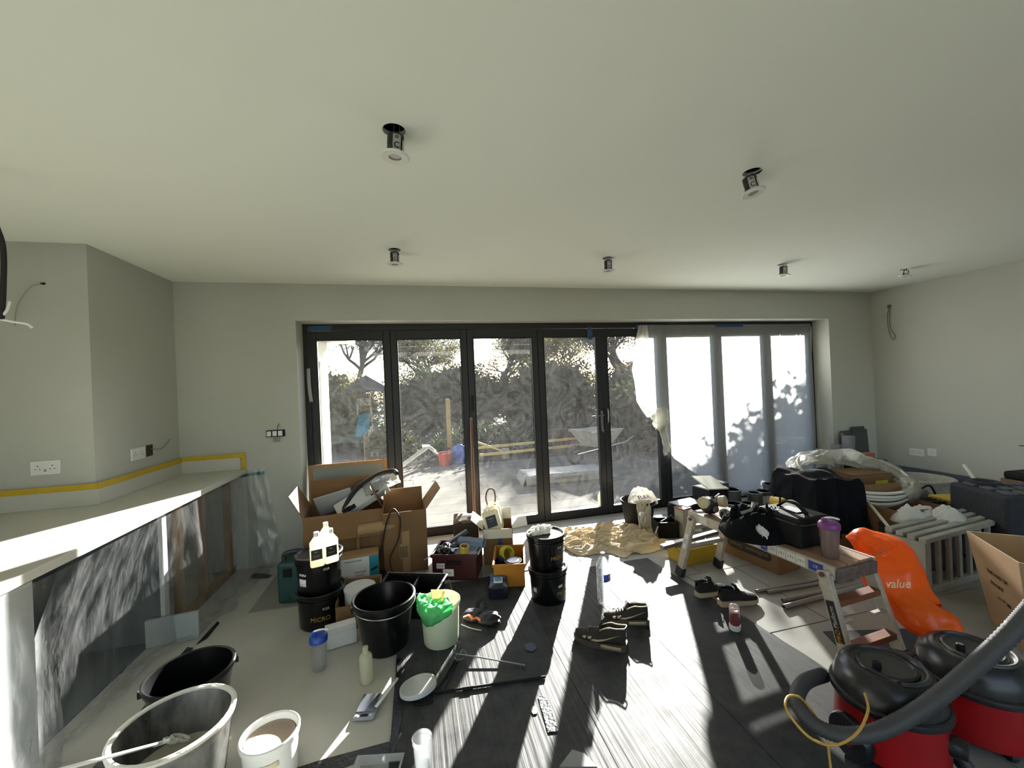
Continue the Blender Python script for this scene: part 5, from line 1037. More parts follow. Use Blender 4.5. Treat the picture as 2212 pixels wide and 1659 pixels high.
def fold(u, v):
    z = 2.12-1.05*v; a = xl(z); w_ = .10+.10*math.sin(min(1, v*1.15)*math.pi); x = a-.02+w_*u
    return (x, YF-.05-.035*abs(math.sin(u*9+v*3))-.02*ns((u*3, v*4, 6)), z)
MB().grid(fold, 26, 40).build('gathered_fold', mk2, cs_)
q = AY(1428, 905, YF-.09); MB().blob(q, (.10, .045, .13), .35, 1.7, 12, ridge=True, nu=56, nv=36).build('knotted_bunch', mk2, cs_)
MB().grid(lambda u, v: (q.x-.04+.10*u+.06*v+.02*ns((u*4, v*4, 3)), YF-.075-.03*abs(math.sin(u*8+v*2)), q.z-.06-.38*v*(1-.25*u)), 20, 18).build('hanging_tail', mk2, cs_)
tz = ZT-.03
for x0, x1 in ((xl(2.1)-.03, xl(2.1)+.25), (3.55, 3.95), (4.75, 4.98)): MB().box(x0, x1, YF-.024, YF-.0225, tz-.035, tz).build('blue_tape', bt, cs_, smooth=False)
MB().grid(lambda u, v: (4.985-.02*v+.03*u, YF-.025, 2.1-.33*v), 3, 6).build('pale_tape', mat('tape_pale', (150, 150, 144), .6), cs_, solid=.002)

# ------------------------------------------------------------------ dust cloth, paper by the threshold
dcm = mat('dust_cloth', (190, 172, 140), .9, bump=.25, bscale=30, var=.08)
def cloth(u, v):
    x = 1.20+1.02*u; y = 3.86-.52*v*(.75+.35*math.sin(u*2.6+.4))-.36*u*v*.55-.10*u
    k = max(0, min(1, min(u*7, (1-u)*7, (1-v)*6))); w1 = ns((x*5, y*16, 0), 1, 2); w2 = ns((x*13, y*30, 0), 1, 5)
    c_ = noise.noise(Vector((x*5+w1*1.5, y*19, 2)), noise_basis='VORONOI_F2F1')*.5+.5; ed = 1-max(0, min(1, min(u*5, (1-u)*5, (1-v)*4))); return (x+.03*ns((v*6, u*9, 1))+ed*.16*ns((v*5, u*5, 8)), y+.03*w1+ed*.14*ns((u*8, v*3, 9)), .009+k*(.012+.05*max(0, w1)+.055*min(.6, c_)+.03*abs(w2))+.04*max(0, u-.5)*k)
tag(MB().grid(cloth, 170, 100).build('dust_cloth', dcm, solid=.003), 'crumpled beige cotton dust cloth on floor by the doors', 'dust cloth')
q = G(1367, 1168, .03); tag(MB().grid(lambda u, v: (-.06+.12*u+.012*ns((v*5, u, 2)), -.05+.1*v, .012*abs(ns((u*5, v*5, 8)))+.02*(1-abs(u-.5)*2)*(1-v)), 12, 12).build('paper_scrap', paper, loc=(q.x, q.y, .008), solid=.0015), 'crumpled white paper piece at edge of dust cloth', 'paper')

# ------------------------------------------------------------------ aluminium work platform
PR = R_(4.5); PC = Vector((2.115, 2.118, FZ)); PM = Matrix.Translation(PC) @ Matrix.Rotation(PR, 4, 'Z')
def PL(x, y, z): return PM @ Vector((x, y, z))
DZ = .515
pf = thing('work_platform', 'low aluminium work platform with brown boards and splayed legs', 'platform', PC, PR)
HW, HL = .148, .506; board = mat('worn_board', (150, 116, 90), .7, var=.2, scale=10, stretch=(1, .15, 1)); alup = mat('painted_alu', (178, 172, 158), .55, metal=.35, var=.15, scale=22)
for k in (-1, 0, 1): MB().box(k*.094-.044, k*.094+.044, -HL+.01, HL-.01, DZ-.018, DZ).build('deck_board', board, pf, smooth=False, bevel=.002)
for s in (-1, 1): MB().box(s*HW-.008, s*HW+.008, -HL, HL, DZ-.062, DZ+.002).build('side_rail', alup, pf, smooth=False, bevel=.002)
for s in (-1, 1): MB().box(-HW, HW, s*HL-.012, s*HL+.012, DZ-.075, DZ-.012).build('end_rail', mat('end_cap_dirty', (96, 84, 80), .7, var=.4, scale=25) if s < 0 else alup, pf, smooth=False, bevel=.004)
legs = []
for sy in (-1, 1):
    ft = []
    for sx in (-1, 1):
        a = Vector((sx*(HW+.012), sy*(HL-.05), DZ-.03)); b = Vector((sx*(HW+.032), sy*(HL+.075), .055)); ft.append((a, b))
        lg = MB().bar(a, b, .056, .03, up=(1, 0, 0)).build('leg', alup, pf, smooth=False, bevel=.003)
        d = (b-a).normalized(); MB().bar(b-d*.02, b+d*.055, .066, .04, up=(1, 0, 0)).build('rubber_foot', rubber, lg, smooth=False, bevel=.003)
        if sx < 0:
            M_ = Matrix.Translation(a.lerp(b, .62 if sy < 0 else .45)) @ d.to_track_quat('X', 'Y').to_matrix().to_4x4()
            # sticker on the outer (-x) face of the leg, running along it
            ux = -d; uy = Vector((0, 1, 0)); uy = (uy-ux*uy.dot(ux)).normalized(); nz_ = ux.cross(uy)
            if nz_.x > 0: uy = -uy; nz_ = -nz_
            c0 = a.lerp(b, .52 if sy < 0 else .45)+Vector((-.0165, 0, 0)); ln_, wd_ = (.19, .04) if sy < 0 else (.12, .03)
            st_ = MB().add([c0-ux*ln_/2-uy*wd_/2, c0+ux*ln_/2-uy*wd_/2, c0+ux*ln_/2+uy*wd_/2, c0-ux*ln_/2+uy*wd_/2], [(0,1,2,3)]).build('sticker', mat('sticker_black', (22, 22, 24), .5) if sy < 0 else white, lg, solid=.001, smooth=False)
            R3 = Matrix((ux, uy, nz_)).transposed().to_euler()
            if sy < 0:
                text('PRO', .03, mat('print_amber', (214, 150, 30), .5), st_, loc=c0+nz_*.0012-ux*.065, rot=R3, depth=.0003, shear=.12); text('Platform', .03, wht, st_, loc=c0+nz_*.0012+ux*.02, rot=R3, depth=.0003, shear=.12, sx=.95)
            else: text('(EN)', .022, MATS['label_navy'], st_, loc=c0+nz_*.0012, rot=R3, depth=.0003)
    (a0, b0), (a1, b1) = ft
    for t_ in ((.34, .8) if sy < 0 else (.2, .55)):
        MB().bar(a0.lerp(b0, t_), a1.lerp(b1, t_), .03 if sy > 0 else .05, .03).build('crossbar', alup if sy > 0 else mat('rusty_wood', (122, 70, 46), .7, var=.2), pf, smooth=False, bevel=.002)
    for p, q in ((a0, b0), (a1, b1)):
        c = p.lerp(q, .55); e = Vector((0, c.y-sy*.02, DZ-.08)); MB().bar(c, Vector((c.x*.45, c.y, c.z+.0)), .02, .012).build('brace', alup, pf, smooth=False)
        MB().obox(p.lerp(q, .12), (.012, .07, .08), (0, 0, 0)).build('hinge_plate', alup, pf, smooth=False, bevel=.003)
    MB().lathe([(.012, 0), (.012, .01), (.005, .012)], 12).build('hinge_bolt', mat('bolt_red', (96, 50, 40), .5), pf, loc=Vector((-HW-.03, sy*(HL-.045), DZ-.045)), rot=(0, R_(-90), 0))
lw_ = mat('sticker_white', (204, 202, 194), .6); lbl = mat('sticker_blue', (40, 56, 130), .5)
for y0, ln_, m in ((.36, .07, lw_), (-.06, .028, lw_), (-.115, .04, lbl), (-.17, .05, lw_), (-.225, .05, lw_), (-.28, .05, lw_), (-.335, .05, lw_), (-.415, .075, lbl)):
    o = MB().box(-HW-.0095, -HW-.0083, y0-ln_/2, y0+ln_/2, DZ-.055, DZ-.008).build('sticker', m, pf, smooth=False)
    if m is lw_ and y0 < 0: text('i T l' if y0 < -.1 else '!', .02, MATS['print_black'], o, loc=(-HW-.0098, y0, DZ-.032), rot=(R_(90), 0, R_(-90)), depth=.0003)
    if m is lbl: text('CE', .02, wht, o, loc=(-HW-.0098, y0, DZ-.03), rot=(R_(90), 0, R_(-90)), depth=.0003)
TOPZ = FZ+DZ
# respirator
q = G(1537, 1112, TOPZ); rs = thing('respirator', 'rubber half-face respirator with cream filter cartridges on platform', 'respirator', (q.x, q.y+.02, TOPZ), R_(10)); fcm = mat('filter_cream', (190, 178, 146), .6)
MB().blob((.0, .0, .062), (.06, .06, .062), .18, 2.2, 3, flat=-.058).build('face_piece', mat('mask_dark', (34, 34, 36), .5), rs)
for x, y, z, rx, ry in ((.055, -.075, .1, 80, 20), (-.075, -.02, .098, 80, -70)):
    f_ = MB().lathe([(.028, -.03), (.036, -.028), (.04, -.008), (.04, .012), (.036, .016), (.03, .016), (.026, .012), (0, .012)], 28).build('filter', fcm, rs, loc=(x, y, z), rot=(R_(rx), 0, R_(ry)))
MB().lathe([(.02, 0), (.024, .008), (.018, .02), (0, .02)], 18).build('exhale_valve', mat('valve_grey', (96, 96, 98), .5), rs, loc=(-.01, -.055, .05), rot=(R_(90), 0, 0))
MB().tube(sm([(.05, .02, .09), (.1, .06, .07), (.09, .12, .04), (-.02, .13, .03), (-.07, .06, .06)]), .008, 6).build('strap', blackm, rs); MB().tube(sm([(.06, .0, .11), (.13, .02, .12), (.16, .08, .06)]), .006, 6).build('strap', mat('strap_pale', (140, 140, 138), .6), rs)
q = G(1567, 1130, TOPZ); tb_ = thing('torch', 'black torch with pale ring lying behind the jacket', 'torch', (q.x+.02, q.y, TOPZ+.036), R_(62)); MB().lathe([(.02, -.07), (.028, -.06), (.028, .02), (.036, .04), (.036, .08), (0, .08)], 20).build('body', black, tb_, rot=(0, R_(90), 0)); MB().lathe([(.0375, .05), (.0375, .065), (.036, .066), (.036, .049)], 20).build('ring', fcm, tb_, rot=(0, R_(90), 0))
# jacket heap
q = G(1598, 1152, TOPZ); jk = thing('black_jacket', 'crumpled black jacket heap on the platform', 'jacket', (q.x+.06, q.y-.04, TOPZ+.003), PR+R_(8)); jm_ = mat('jacket_black', (7, 7, 8), .95, spec=.2)
def heap(c, rx, ry, rz_, amp, seed, fr=2.2):
    def fn(u, v):
        a = 2*math.pi*u; r = v; x = math.cos(a)*r; y = math.sin(a)*r; h = max(0, 1-r**2.2)**.7
        k = 1+.35*ns((x*fr, y*fr, 0), 1, seed)+.22*abs(ns((x*fr*2.4, y*fr*2.4, 0), 1, seed+3)); rr = 1+.16*ns((math.cos(a)*1.6, math.sin(a)*1.6, 0), 1, seed+5)
        return (c[0]+x*rx*rr, c[1]+y*ry*rr, c[2]+max(0, rz_*h*k+amp*rz_*ns((x*5, y*5, 1), 1, seed+8)*h))
    return fn
MB().grid(heap((0, 0, 0), .17, .20, .135, .35, 2), 48, 26, True).build('body', jm_, jk); MB().grid(heap((-.02, .08, 0), .1, .12, .12, .4, 7), 40, 22, True).build('sleeve', jm_, jk)
MB().grid(heap((.05, -.1, 0), .08, .11, .15, .4, 11), 40, 22, True).build('hood', jm_, jk); MB().tube(sm([(-.06, .03, .13), (0, .0, .15), (.06, .03, .17)]), .012, 8).build('pale_lining', mat('lining_grey', (120, 120, 110), .8), jk)
# cooler bag
q = G(1694, 1178, TOPZ); bag = thing('cooler_bag', 'black zipped lunch bag with handle on the platform', 'bag', PL(.005, -.17, DZ+.003), PR+R_(-3)); bm_ = mat('bag_nylon', (12, 12, 13), .7, spec=.3, bump=.2, bscale=90)
MB().box(-.105, .115, -.135, .135, 0, .165).build('body', bm_, bag, smooth=False, bevel=.022, seg=4); MB().box(-.108, .118, -.138, .138, .135, .172).build('lid', bm_, bag, smooth=False, bevel=.016, seg=3)
MB().tube([(x*.111+.005, y*.141, .134) for x, y in ((-1, -.8), (-.8, -1), (.8, -1), (1, -.8), (1, .8), (.8, 1), (-.8, 1), (-1, .8))], .004, 6, closed=True).build('zip', mat('zip_grey', (70, 70, 72), .35, metal=.4), bag)
MB().grid(lambda u, v: (.005-.014+.028*v, -.09+.18*u, .174+.05*math.sin(u*math.pi)), 16, 3).build('carry_handle', bm_, bag, solid=.008); MB().box(-.03, .05, -.06, .06, .172, .178).build('shiny_patch', mat('patch_shiny', (90, 92, 96), .2), bag, smooth=False, bevel=.003)
MB().tube(sm([(-.09, .05, .178), (-.11, .03, .185), (-.1, .0, .182), (-.085, .02, .178)], 6, True), .003, 6, closed=True).build('zip_ring', steel, bag)
shaker('clear shaker cup with purple lid at near end of platform', PL(-.045, -.415, DZ+.002), R_(160), mat('purple_lid', (112, 48, 112), .4), film('shaker_frost', (186, 160, 150), clear=.45, gloss=.4, rough=.2, bump=0), .205, prints=False, fill=film('pink_drink', (176, 140, 130), clear=.3, bump=0), s=1.05)
q = G(1645, 1172, TOPZ); tag(MB().blob((0, 0, .045), (.03, .04, .05), .3, 1.6, 8, ridge=True, flat=-.043, nu=48, nv=28).build('tissue', paper, loc=(q.x, q.y, TOPZ+.002)), 'crumpled white tissue between jacket and lunch bag', 'tissue')
q = G(1623, 1152, TOPZ); tag(MB().lathe([(0, 0), (.008, 0), (.008, .02), (.004, .026), (0, .026)], 12).build('bottle_cap', mat('cap_red', (190, 70, 70), .5), loc=(q.x, q.y, TOPZ+.001)), 'tiny red cap standing before the jacket', 'cap')
# underneath
wx = thing('wallpaper_box', 'long brown box with black wallpaper label under the platform', 'box', (2.655, 2.735, FZ), R_(8)); MB().box(-.118, .118, -.245, .245, 0, .205).build('carton', card, wx, smooth=False, bevel=.002)
ov = [(.2*math.copysign(1, math.cos(a))*.78+.036*math.cos(a), .036*math.sin(a)) for a in [2*math.pi*k/32 for k in range(32)]]
o = MB().prismf(ov, lambda a, b: (-.1185, a, .105+b), lambda a, b: (-.120, a, .105+b)).build('black_label', mat('label_matt_black', (24, 22, 20), .6), wx, smooth=False)
text('wallpaper', .05, mat('print_tan', (120, 96, 66), .7), o, loc=(-.1206, -.07, .107), rot=(R_(90), R_(180), R_(-90)), depth=.0003); text('Direct', .045, MATS['print_tan'], o, loc=(-.1206, .11, .107), rot=(R_(90), R_(180), R_(-90)), depth=.0003)
yb = thing('yellow_tub', 'flat yellow plastic tub with paper on it under the platform', 'tub', (2.16, 2.915, FZ), R_(4)); loft([[(x*.17*k, y*.1*k, z) for x, y in ((-1,-1),(1,-1),(1,1),(-1,1))] for k, z in ((.92, 0), (1, .12), (1.04, .121), (1.04, .132))], True, True).build('tub', mat('tub_yellow', (170, 140, 36), .5), yb, smooth=False, bevel=.004)
MB().grid(lambda u, v: (-.15+.3*u, -.09+.18*v, .136+.01*abs(ns((u*6, v*4, 3)))), 14, 8).build('paper', card2, yb, solid=.002)
a_, b_ = G(1430, 1182, .15), G(1552, 1148, .168); ab = tag(MB().bar(a_, b_, .045, .03).build('aluminium_bar', mat('bar_grey', (128, 128, 126), .4, metal=.6), smooth=False, bevel=.003), 'grooved aluminium bar slanting across the far platform legs', 'bar')
for k, (p, q, dz) in enumerate((((1633, 1277), (1775, 1251), 0), ((1657, 1279), (1782, 1258), 0), ((1690, 1297), (1790, 1276), 0), ((1693, 1312), (1796, 1284), .004))):
    A_, B_ = G(*p, .018), G(*q, .018); B_ = A_+(B_-A_)*(1.5 if k < 2 else 1.8); lab = ['thinnest topmost grey pipe of four on the tiles', 'second grey pipe from top of four on the tiles', 'third grey pipe from top of four on the tiles', 'nearest thickest grey pipe of four on the tiles'][k]
    r_ = (.0105, .0115, .012, .0145)[k]; dd_ = (B_-A_).normalized(); A_.z = B_.z = FZ+r_+.0005; L_ = (B_-A_).length
    tag(MB().lathe([(r_, 0), (r_, L_), (r_*.82, L_), (r_*.82, 0), (r_, 0)], 16).build('grey_pipe', mat('pipe_grey', (130, 130, 126), .5), loc=A_, rot=dd_.to_track_quat('Z', 'Y').to_euler()), lab, 'pipe', 'grey pipes on the tiles')
q = G(1750, 1222, .03); tag(MB().blob((0, 0, .04), (.09, .12, .05), .4, 2.4, 14, flat=-.038, ridge=True).build('plastic_bag', film('bag_milky', (190, 188, 176), clear=.25, gloss=.4, bump=.4), loc=(q.x+.05, q.y+.1, FZ+.002)), 'small milky plastic bag on tiles behind wallpaper box', 'plastic bag')
flat('black_mat', [(1778, 1365), (1990, 1358), (1960, 1430), (1830, 1420)], mat('mat_dark', (40, 42, 44), .8), 'dark rubber mat on tiles under near end of platform', 'mat', z=FZ+.001, thick=.004)

# ------------------------------------------------------------------ heap behind the platform
tb1 = pail('black_tub', 'wide black flexible tub stuffed with white plastic bags', (2.17, 3.75, FZ), .13, .165, .27, blackm)
wbm = film('carrier_white', (214, 210, 198), clear=.08, gloss=.3, rough=.35, bump=.5, bscale=20)
cb1 = thing('carrier_bag', 'white carrier bag with blue print stuffed in black tub', 'carrier bag', (2.22, 3.74, .26)); MB().grid(heap((0, 0, -.02), .16, .15, .14, .12, 21, 1.2), 90, 50, True).build('bag', wbm, cb1)
tx = text('B&R', .06, mat('print_violet', (60, 66, 130), .6), cb1, loc=(-.03, -.17, .08), rot=(R_(75), 0, R_(10)), depth=.001); sw_ = tx.modifiers.new('wrap', 'SHRINKWRAP'); sw_.target = cb1.children[0]; sw_.offset = .004; sw_.wrap_method = 'PROJECT'; sw_.use_project_z = True; sw_.use_negative_direction = True; sw_.use_positive_direction = False
cb2 = thing('carrier_bag', 'crumpled cream bag hanging over black tub rim', 'carrier bag', (2.13, 3.60, .22)); MB().grid(lambda u, v: ((u-.5)*.2*(1-.35*v)+.02*ns((u*3, v*4, 2)), .05-.07*math.sin(min(1, v*2.2)*1.57)-.02*abs(math.sin(u*11+v*3))*v-.015*ns((u*6, v*5, 4)), .075+.03*math.sin(v*3.1)-.25*v*v), 44, 36).build('bag', mat('bag_cream', (200, 192, 168), .7, trans=.2), cb2)
ch = thing('plug_charger', 'white charger plug dangling against the black tub', 'charger', (2.08, 3.53, .2), R_(15)); MB().obox((0, 0, 0), (.05, .03, .035), (.3, .2, 0)).build('body', whitep, ch, bevel=.005); MB().tube(sm([(0, 0, -.02), (-.03, -.01, -.06), (.02, -.01, -.09), (.05, 0, -.03)]), .004, 6).build('cable', whitep, ch)
tbx = thing('tool_box', 'small open black tool box beside the dust cloth', 'tool box', (2.26, 3.42, FZ), R_(-12)); mb = MB(); mb.box(-.1, .1, -.075, -.07, 0, .15); mb.box(-.1, .1, .07, .075, 0, .15); mb.box(-.1, -.095, -.07, .07, 0, .15); mb.box(.095, .1, -.07, .07, 0, .15); mb.box(-.1, .1, -.075, .075, 0, .01); mb.build('shell', black, tbx, smooth=False, bevel=.002)
MB().bar((-.06, .03, .1), (.06, -.02, .19), .02, .02).build('tool_handle', blackm, tbx); MB().tube([(-.03, -.04, .1), (.05, .03, .17)], .006, 6).build('screwdriver', mat('tool_red', (120, 40, 36), .5), tbx); MB().tube(sm([(-.1, -.08, .12), (-.13, -.1, .06), (-.1, -.1, .02)]), .006, 6).build('carabiner', steel, tbx)
bt_ = thing('adhesive_tin', 'tall square beige tin with red rim by the platform leg', 'tin', (2.41, 3.36, FZ), R_(14)); MB().box(-.055, .055, -.05, .05, 0, .265).build('tin', mat('tin_beige', (170, 164, 146), .5, col2=(140, 140, 134), scale=6), bt_, smooth=False, bevel=.006)
mb = MB(); mb.box(-.058, .058, -.053, -.045, .262, .272); mb.box(-.058, .058, .045, .053, .262, .272); mb.box(-.058, -.05, -.045, .045, .262, .272); mb.box(.05, .058, -.045, .045, .262, .272); mb.build('rim', mat('rim_red', (120, 60, 50), .5), bt_, smooth=False); MB().box(-.05, .05, -.045, .045, .265, .266).build('stained_top', mat('top_stain', (150, 110, 104), .6, var=.3, scale=20), bt_, smooth=False)
fs_ = thing('floor_sander', 'dark power tool with slanted pale cover behind respirator', 'power tool', (2.98, 3.68, FZ), R_(8)); MB().box(-.13, .13, -.12, .12, 0, .34).build('housing', blackm, fs_, smooth=False, bevel=.02)
MB().add([(-.17, -.15, .36), (.1, -.15, .33), (.13, .1, .41), (-.14, .1, .44)], [(0,1,2,3)]).build('cover', mat('cover_pale', (184, 184, 168), .5), fs_, solid=.012, smooth=False); MB().box(.09, .17, -.1, .1, .26, .38).build('motor_cap', mat('motor_grey', (70, 72, 74), .5), fs_, bevel=.015, smooth=False)
for x in (-.1, .02): MB().box(x, x+.03, -.13, -.12, .08, .3).build('vent_rib', rubber, fs_, smooth=False)
tab = thing('grey_tray', 'flat grey board lying on low crate behind adhesive tin', 'board', (2.66, 3.62, .215), R_(10)); MB().box(-.16, .14, -.1, .1, 0, .014).build('board', mat('board_blue_grey', (112, 118, 126), .4), tab, smooth=False, bevel=.003)
lowc = thing('low_crate', 'low black crate under the flat grey board', 'crate', (2.66, 3.62, FZ), R_(10)); MB().box(-.17, .15, -.11, .11, 0, .2).build('shell', blackm, lowc, smooth=False, bevel=.006)
wbd = thing('white_offcut', 'white triangular board offcut leaning near adhesive tin', 'board', (2.55, 3.43, FZ), rot=(R_(-14), 0, R_(-20))); MB().prismf([(-.09, 0), (.1, 0), (.1, .16), (-.06, .26)], lambda a, b: (a, 0, b), lambda a, b: (a, .006, b)).build('panel', whitep, wbd, smooth=False)
tins = [(3.02, 3.42, .085, .23, 'dark-lidded tin at left of the tin cluster'), (3.22, 3.66, .1, .29, 'tallest dark-lidded tin in the tin cluster'), (3.24, 3.44, .075, .2, 'small dark-lidded tin in middle of cluster'), (3.42, 3.55, .07, .26, 'narrow dark tin near the clear jug'), (3.62, 3.62, .085, .24, 'dark-lidded tin right of the clear jug'), (3.82, 3.72, .09, .27, 'dark-lidded tin closest to yellow tool case')]
for x, y, r_, h_, lab in tins:
    t = thing('paint_tin', lab, 'tin', (x, y, FZ), 0, 'dark lidded tins behind the jacket'); MB().lathe([(0, 0), (r_, 0), (r_, h_-.02), (r_+.004, h_-.018), (r_+.004, h_-.008)], 28).build('body', mat('tin_grey', (96, 98, 102), .4, metal=.4), t); MB().lathe([(r_+.004, h_-.012), (r_+.006, h_), (r_-.008, h_+.002), (r_-.014, h_-.008), (0, h_-.008)], 28).build('lid', mat('lid_slate', (74, 80, 90), .3), t)
    MB().tube([( (r_+.006)*math.cos(a), -abs((r_+.006)*math.sin(a))*.5-.0*r_, h_-.04-.06*math.sin(a)) for a in [math.pi*k/12 for k in range(13)]], .0025, 5).build('wire_handle', steel, t)
cj = thing('clear_jug', 'clear plastic jug among the dark tins', 'jug', (3.46, 3.38, FZ)); MB().lathe([(0, 0), (.07, 0), (.075, .2), (.08, .24), (.077, .24), (.07, .01), (0, .01)], 28).build('body', clear, cj); MB().tube(sm([(.07, 0, .2), (.12, 0, .19), (.12, 0, .08), (.07, 0, .06)]), .008, 8).build('handle', clear, cj)
wc = thing('ivory_container', 'ivory plastic canister with arched handle before tins', 'canister', (2.95, 3.14, FZ), R_(10)); MB().box(-.12, .12, -.07, .07, 0, .2).build('body', ivory, wc, smooth=False, bevel=.025, seg=3); MB().tube(sm([(-.09, 0, .19), (-.06, 0, .26), (.06, 0, .26), (.09, 0, .19)]), .018, 10).build('handle', ivory, wc)
yt_ = thing('yellow_tool_case', 'yellow and black power tool case by draped jacket', 'tool case', (3.32, 3.14, FZ), R_(-10)); ytm = mat('tool_yellow', (190, 160, 44), .5); MB().box(-.1, .1, -.09, .09, 0, .24).build('shell', ytm, yt_, smooth=False, bevel=.02); MB().box(-.07, .09, -.08, .08, .24, .33).build('upper', ytm, yt_, smooth=False, bevel=.03); MB().box(-.102, .102, -.093, -.089, .1, .14).build('band', blackm, yt_, smooth=False); MB().tube(sm([(-.08, -.095, .02), (0, -.1, .08), (.08, -.095, .03)]), .006, 6).build('cable', blackm, yt_); MB().tube(sm([(-.05, -.05, .32), (-.08, -.1, .36), (-.1, -.1, .2)]), .006, 6).build('cord', blackm, yt_)
# carton under draped jacket
JX, JY = 3.32, 2.78
carton('tall carton hidden under the draped navy jacket', (JX, JY, FZ), R_(-4), .34, .3, .58, [])
dj = thing('draped_jacket', 'dark navy jacket draped over a tall carton', 'jacket', (JX, JY, FZ), R_(-4)); nv = mat('jacket_navy', (11, 13, 19), .92, spec=.2, bump=.3, bscale=50)
def dr(u, v):
    s = (u-.5)*2; w_ = (v-.5)*2; ax_, ay_ = .21, .2
    x = max(-1, min(1, s*1.7)); y = max(-1, min(1, w_*1.9)); ox = max(0, abs(s)*1.7-1); oy = max(0, abs(w_)*1.9-1)
    z = .625-.42*max(ox/.7, oy/.9)**.95*(1 if w_ < 0 else .5)+.03*(1-abs(x))*(1-abs(y))-.035*max(0, s)
    f = (.018*math.sin(s*9+5*ns((s*2, w_*2, 1)))+.06*ns((s*4.5, w_*1.2, 6)))*(max(oy, ox)*1.2+.3)
    return (x*ax_+math.copysign(ox*.04, s)+.012*ns((s*4, w_*4, 3)), y*ay_+math.copysign(oy*.06, w_)+(f if oy > 0 else 0), z+.05*ns((s*2.2, w_*2.2, 2))+(f*.6 if oy == 0 else 0))
MB().grid(dr, 70, 60).build('jacket', nv, dj, solid=.01)
# pipe coil in clear bag on cartons
KX, KY = 3.92, 2.62
cart2 = carton('large carton with dark printed mark beneath pipe coil', (3.74, 2.42, FZ), R_(-6), .44, .3, .42, [('b', 70, .12)]); MB().box(-.04, .04, -.154, -.1515, .2, .3).build('print_mark', mat('print_maroon', (56, 22, 24), .7), cart2, smooth=False); MB().box(.1, .15, -.154, -.1515, .2, .28).build('print_mark', MATS['print_maroon'], cart2, smooth=False)
cart3 = carton('carton with yellow label inside the ring of pipe coil', (3.98, 2.92, FZ), R_(-8), .40, .28, .56, []); MB().box(.02, .14, -.144, -.1415, .36, .5).build('yellow_label', mat('label_yellow', (196, 176, 40), .6), cart3, smooth=False); MB().box(-.2, .2, -.14, .14, .555, .56).build('top', card, cart3, smooth=False)
co = thing('pipe_coil', 'big coil of white plastic pipe in a torn clear bag', 'pipe coil', (DP(1842, 1046, 3.62).x, DP(1842, 1046, 3.62).y, .60), rot=(R_(20), R_(2), R_(-12))); pw = mat('pipe_white', (206, 204, 192), .45)
for k, (rr, dz, sy_) in enumerate(((.44, 0, 1), (.45, -.03, 1), (.432, -.058, 1), (.455, -.085, 1), (.44, -.112, 1))): MB().tube([(rr*math.cos(a), rr*.78*math.sin(a), dz+.006*math.sin(3*a+k)) for a in [2*math.pi*i/64 for i in range(64)]], .0125, 10, closed=True).build('pipe_turn', pw, co)
bf = film('torn_bag', (204, 202, 190), clear=.6, gloss=.35, rough=.25, bump=.7, bscale=18)
def tor(u, v):
    a = R_(-70)+R_(250)*u; b = 2*math.pi*v; r = .075+.035*ns((math.cos(a)*4, math.sin(a)*4, v*4)); return ((.444+r*math.cos(b))*math.cos(a), (.444+r*math.cos(b))*.78*math.sin(a), -.055+r*.95*math.sin(b)+.012*ns((u*14, v*5, 2)))
MB().grid(tor, 70, 16).build('bag', bf, co)
MB().grid(lambda u, v: ((.43-.30*v)*math.cos(R_(20)+R_(150)*u), (.43-.24*v)*.78*math.sin(R_(20)+R_(150)*u), .02+.05*ns((u*5, v*4, 7))+.06*math.sin(v*3)), 40, 14).build('bag_web', bf, co)
tl_ = thing('bag_tail', 'torn clear plastic tail trailing down from pipe coil', 'plastic bag', (0, 0, 0)); A_, B_ = DP(1900, 1075, 3.55), DP(1985, 1165, 2.85)
MB().grid(lambda u, v: A_.lerp(B_, v)+Vector((-.12+.30*u*(1-.35*v), .03*math.sin(u*9), .02*ns((u*4, v*6, 3))-.10*math.sin(v*3.1)*.3-.06*u)), 18, 24).build('film', bf, tl_)
MB().tube([DP(1855, 1060, 3.5), DP(1925, 1145, 2.9)], .011, 8).build('pipe_end', pw, tl_)
# corner by the right reveal
for px, py0, py1, lab, r_ in ((1771, 972, 1010, 'short grey roll leftmost by the right reveal', .055), (1800, 962, 1005, 'middle grey roll by the right reveal', .055), (1828, 943, 1000, 'tallest grey roll by the right reveal', .06)):
    p = AY(px, py0, 3.72); h_ = p.z; tag(MB().lathe([(r_, 0), (r_, h_), (r_*.55, h_+.001), (r_*.5, h_-.03), (0, h_-.03)], 24).build('grey_roll', mat('roll_grey', (116, 118, 120), .8), loc=(p.x, 3.72, FZ), rot=(0, R_(3), 0)), lab, 'roll', 'grey rolls by the right reveal')
p = AY(1850, 930, 3.92); gp = thing('leaning_board', 'dark grey board leaning in the far right corner', 'board', (p.x, 3.90, FZ), rot=(R_(-3), 0, 0)); MB().box(-.21, .2, 0, .02, 0, p.z).build('board', mat('board_grey', (74, 78, 80), .7), gp, smooth=False); MB().box(-.06, .12, -.03, 0, p.z-.03, p.z+.04).build('fold_piece', mat('board_grey2', (64, 68, 70), .7), gp, smooth=False)
MB().bar((-.25, -.02, 0), (-.22, -.01, p.z-.02), .02, .03).build('batten', mat('batten_grey', (120, 120, 116), .7), gp, smooth=False)
p = AY(1868, 985, 3.55); tag(MB().obox((0, 0, 0), (.2, .1, .065), (0, 0, .1)).build('clay_brick', mat('brick_orange', (156, 100, 74), .85, var=.15), loc=(p.x, 3.55, p.z), bevel=.006, smooth=False), 'orange-brown brick on crate in far right corner', 'brick'); bz = p.z-.034
crn = thing('dark_crate', 'dark crate holding the brick in right corner', 'crate', (p.x, 3.55, FZ)); MB().box(-.16, .16, -.12, .12, 0, bz-FZ-.001).build('shell', blackm, crn, smooth=False, bevel=.006)
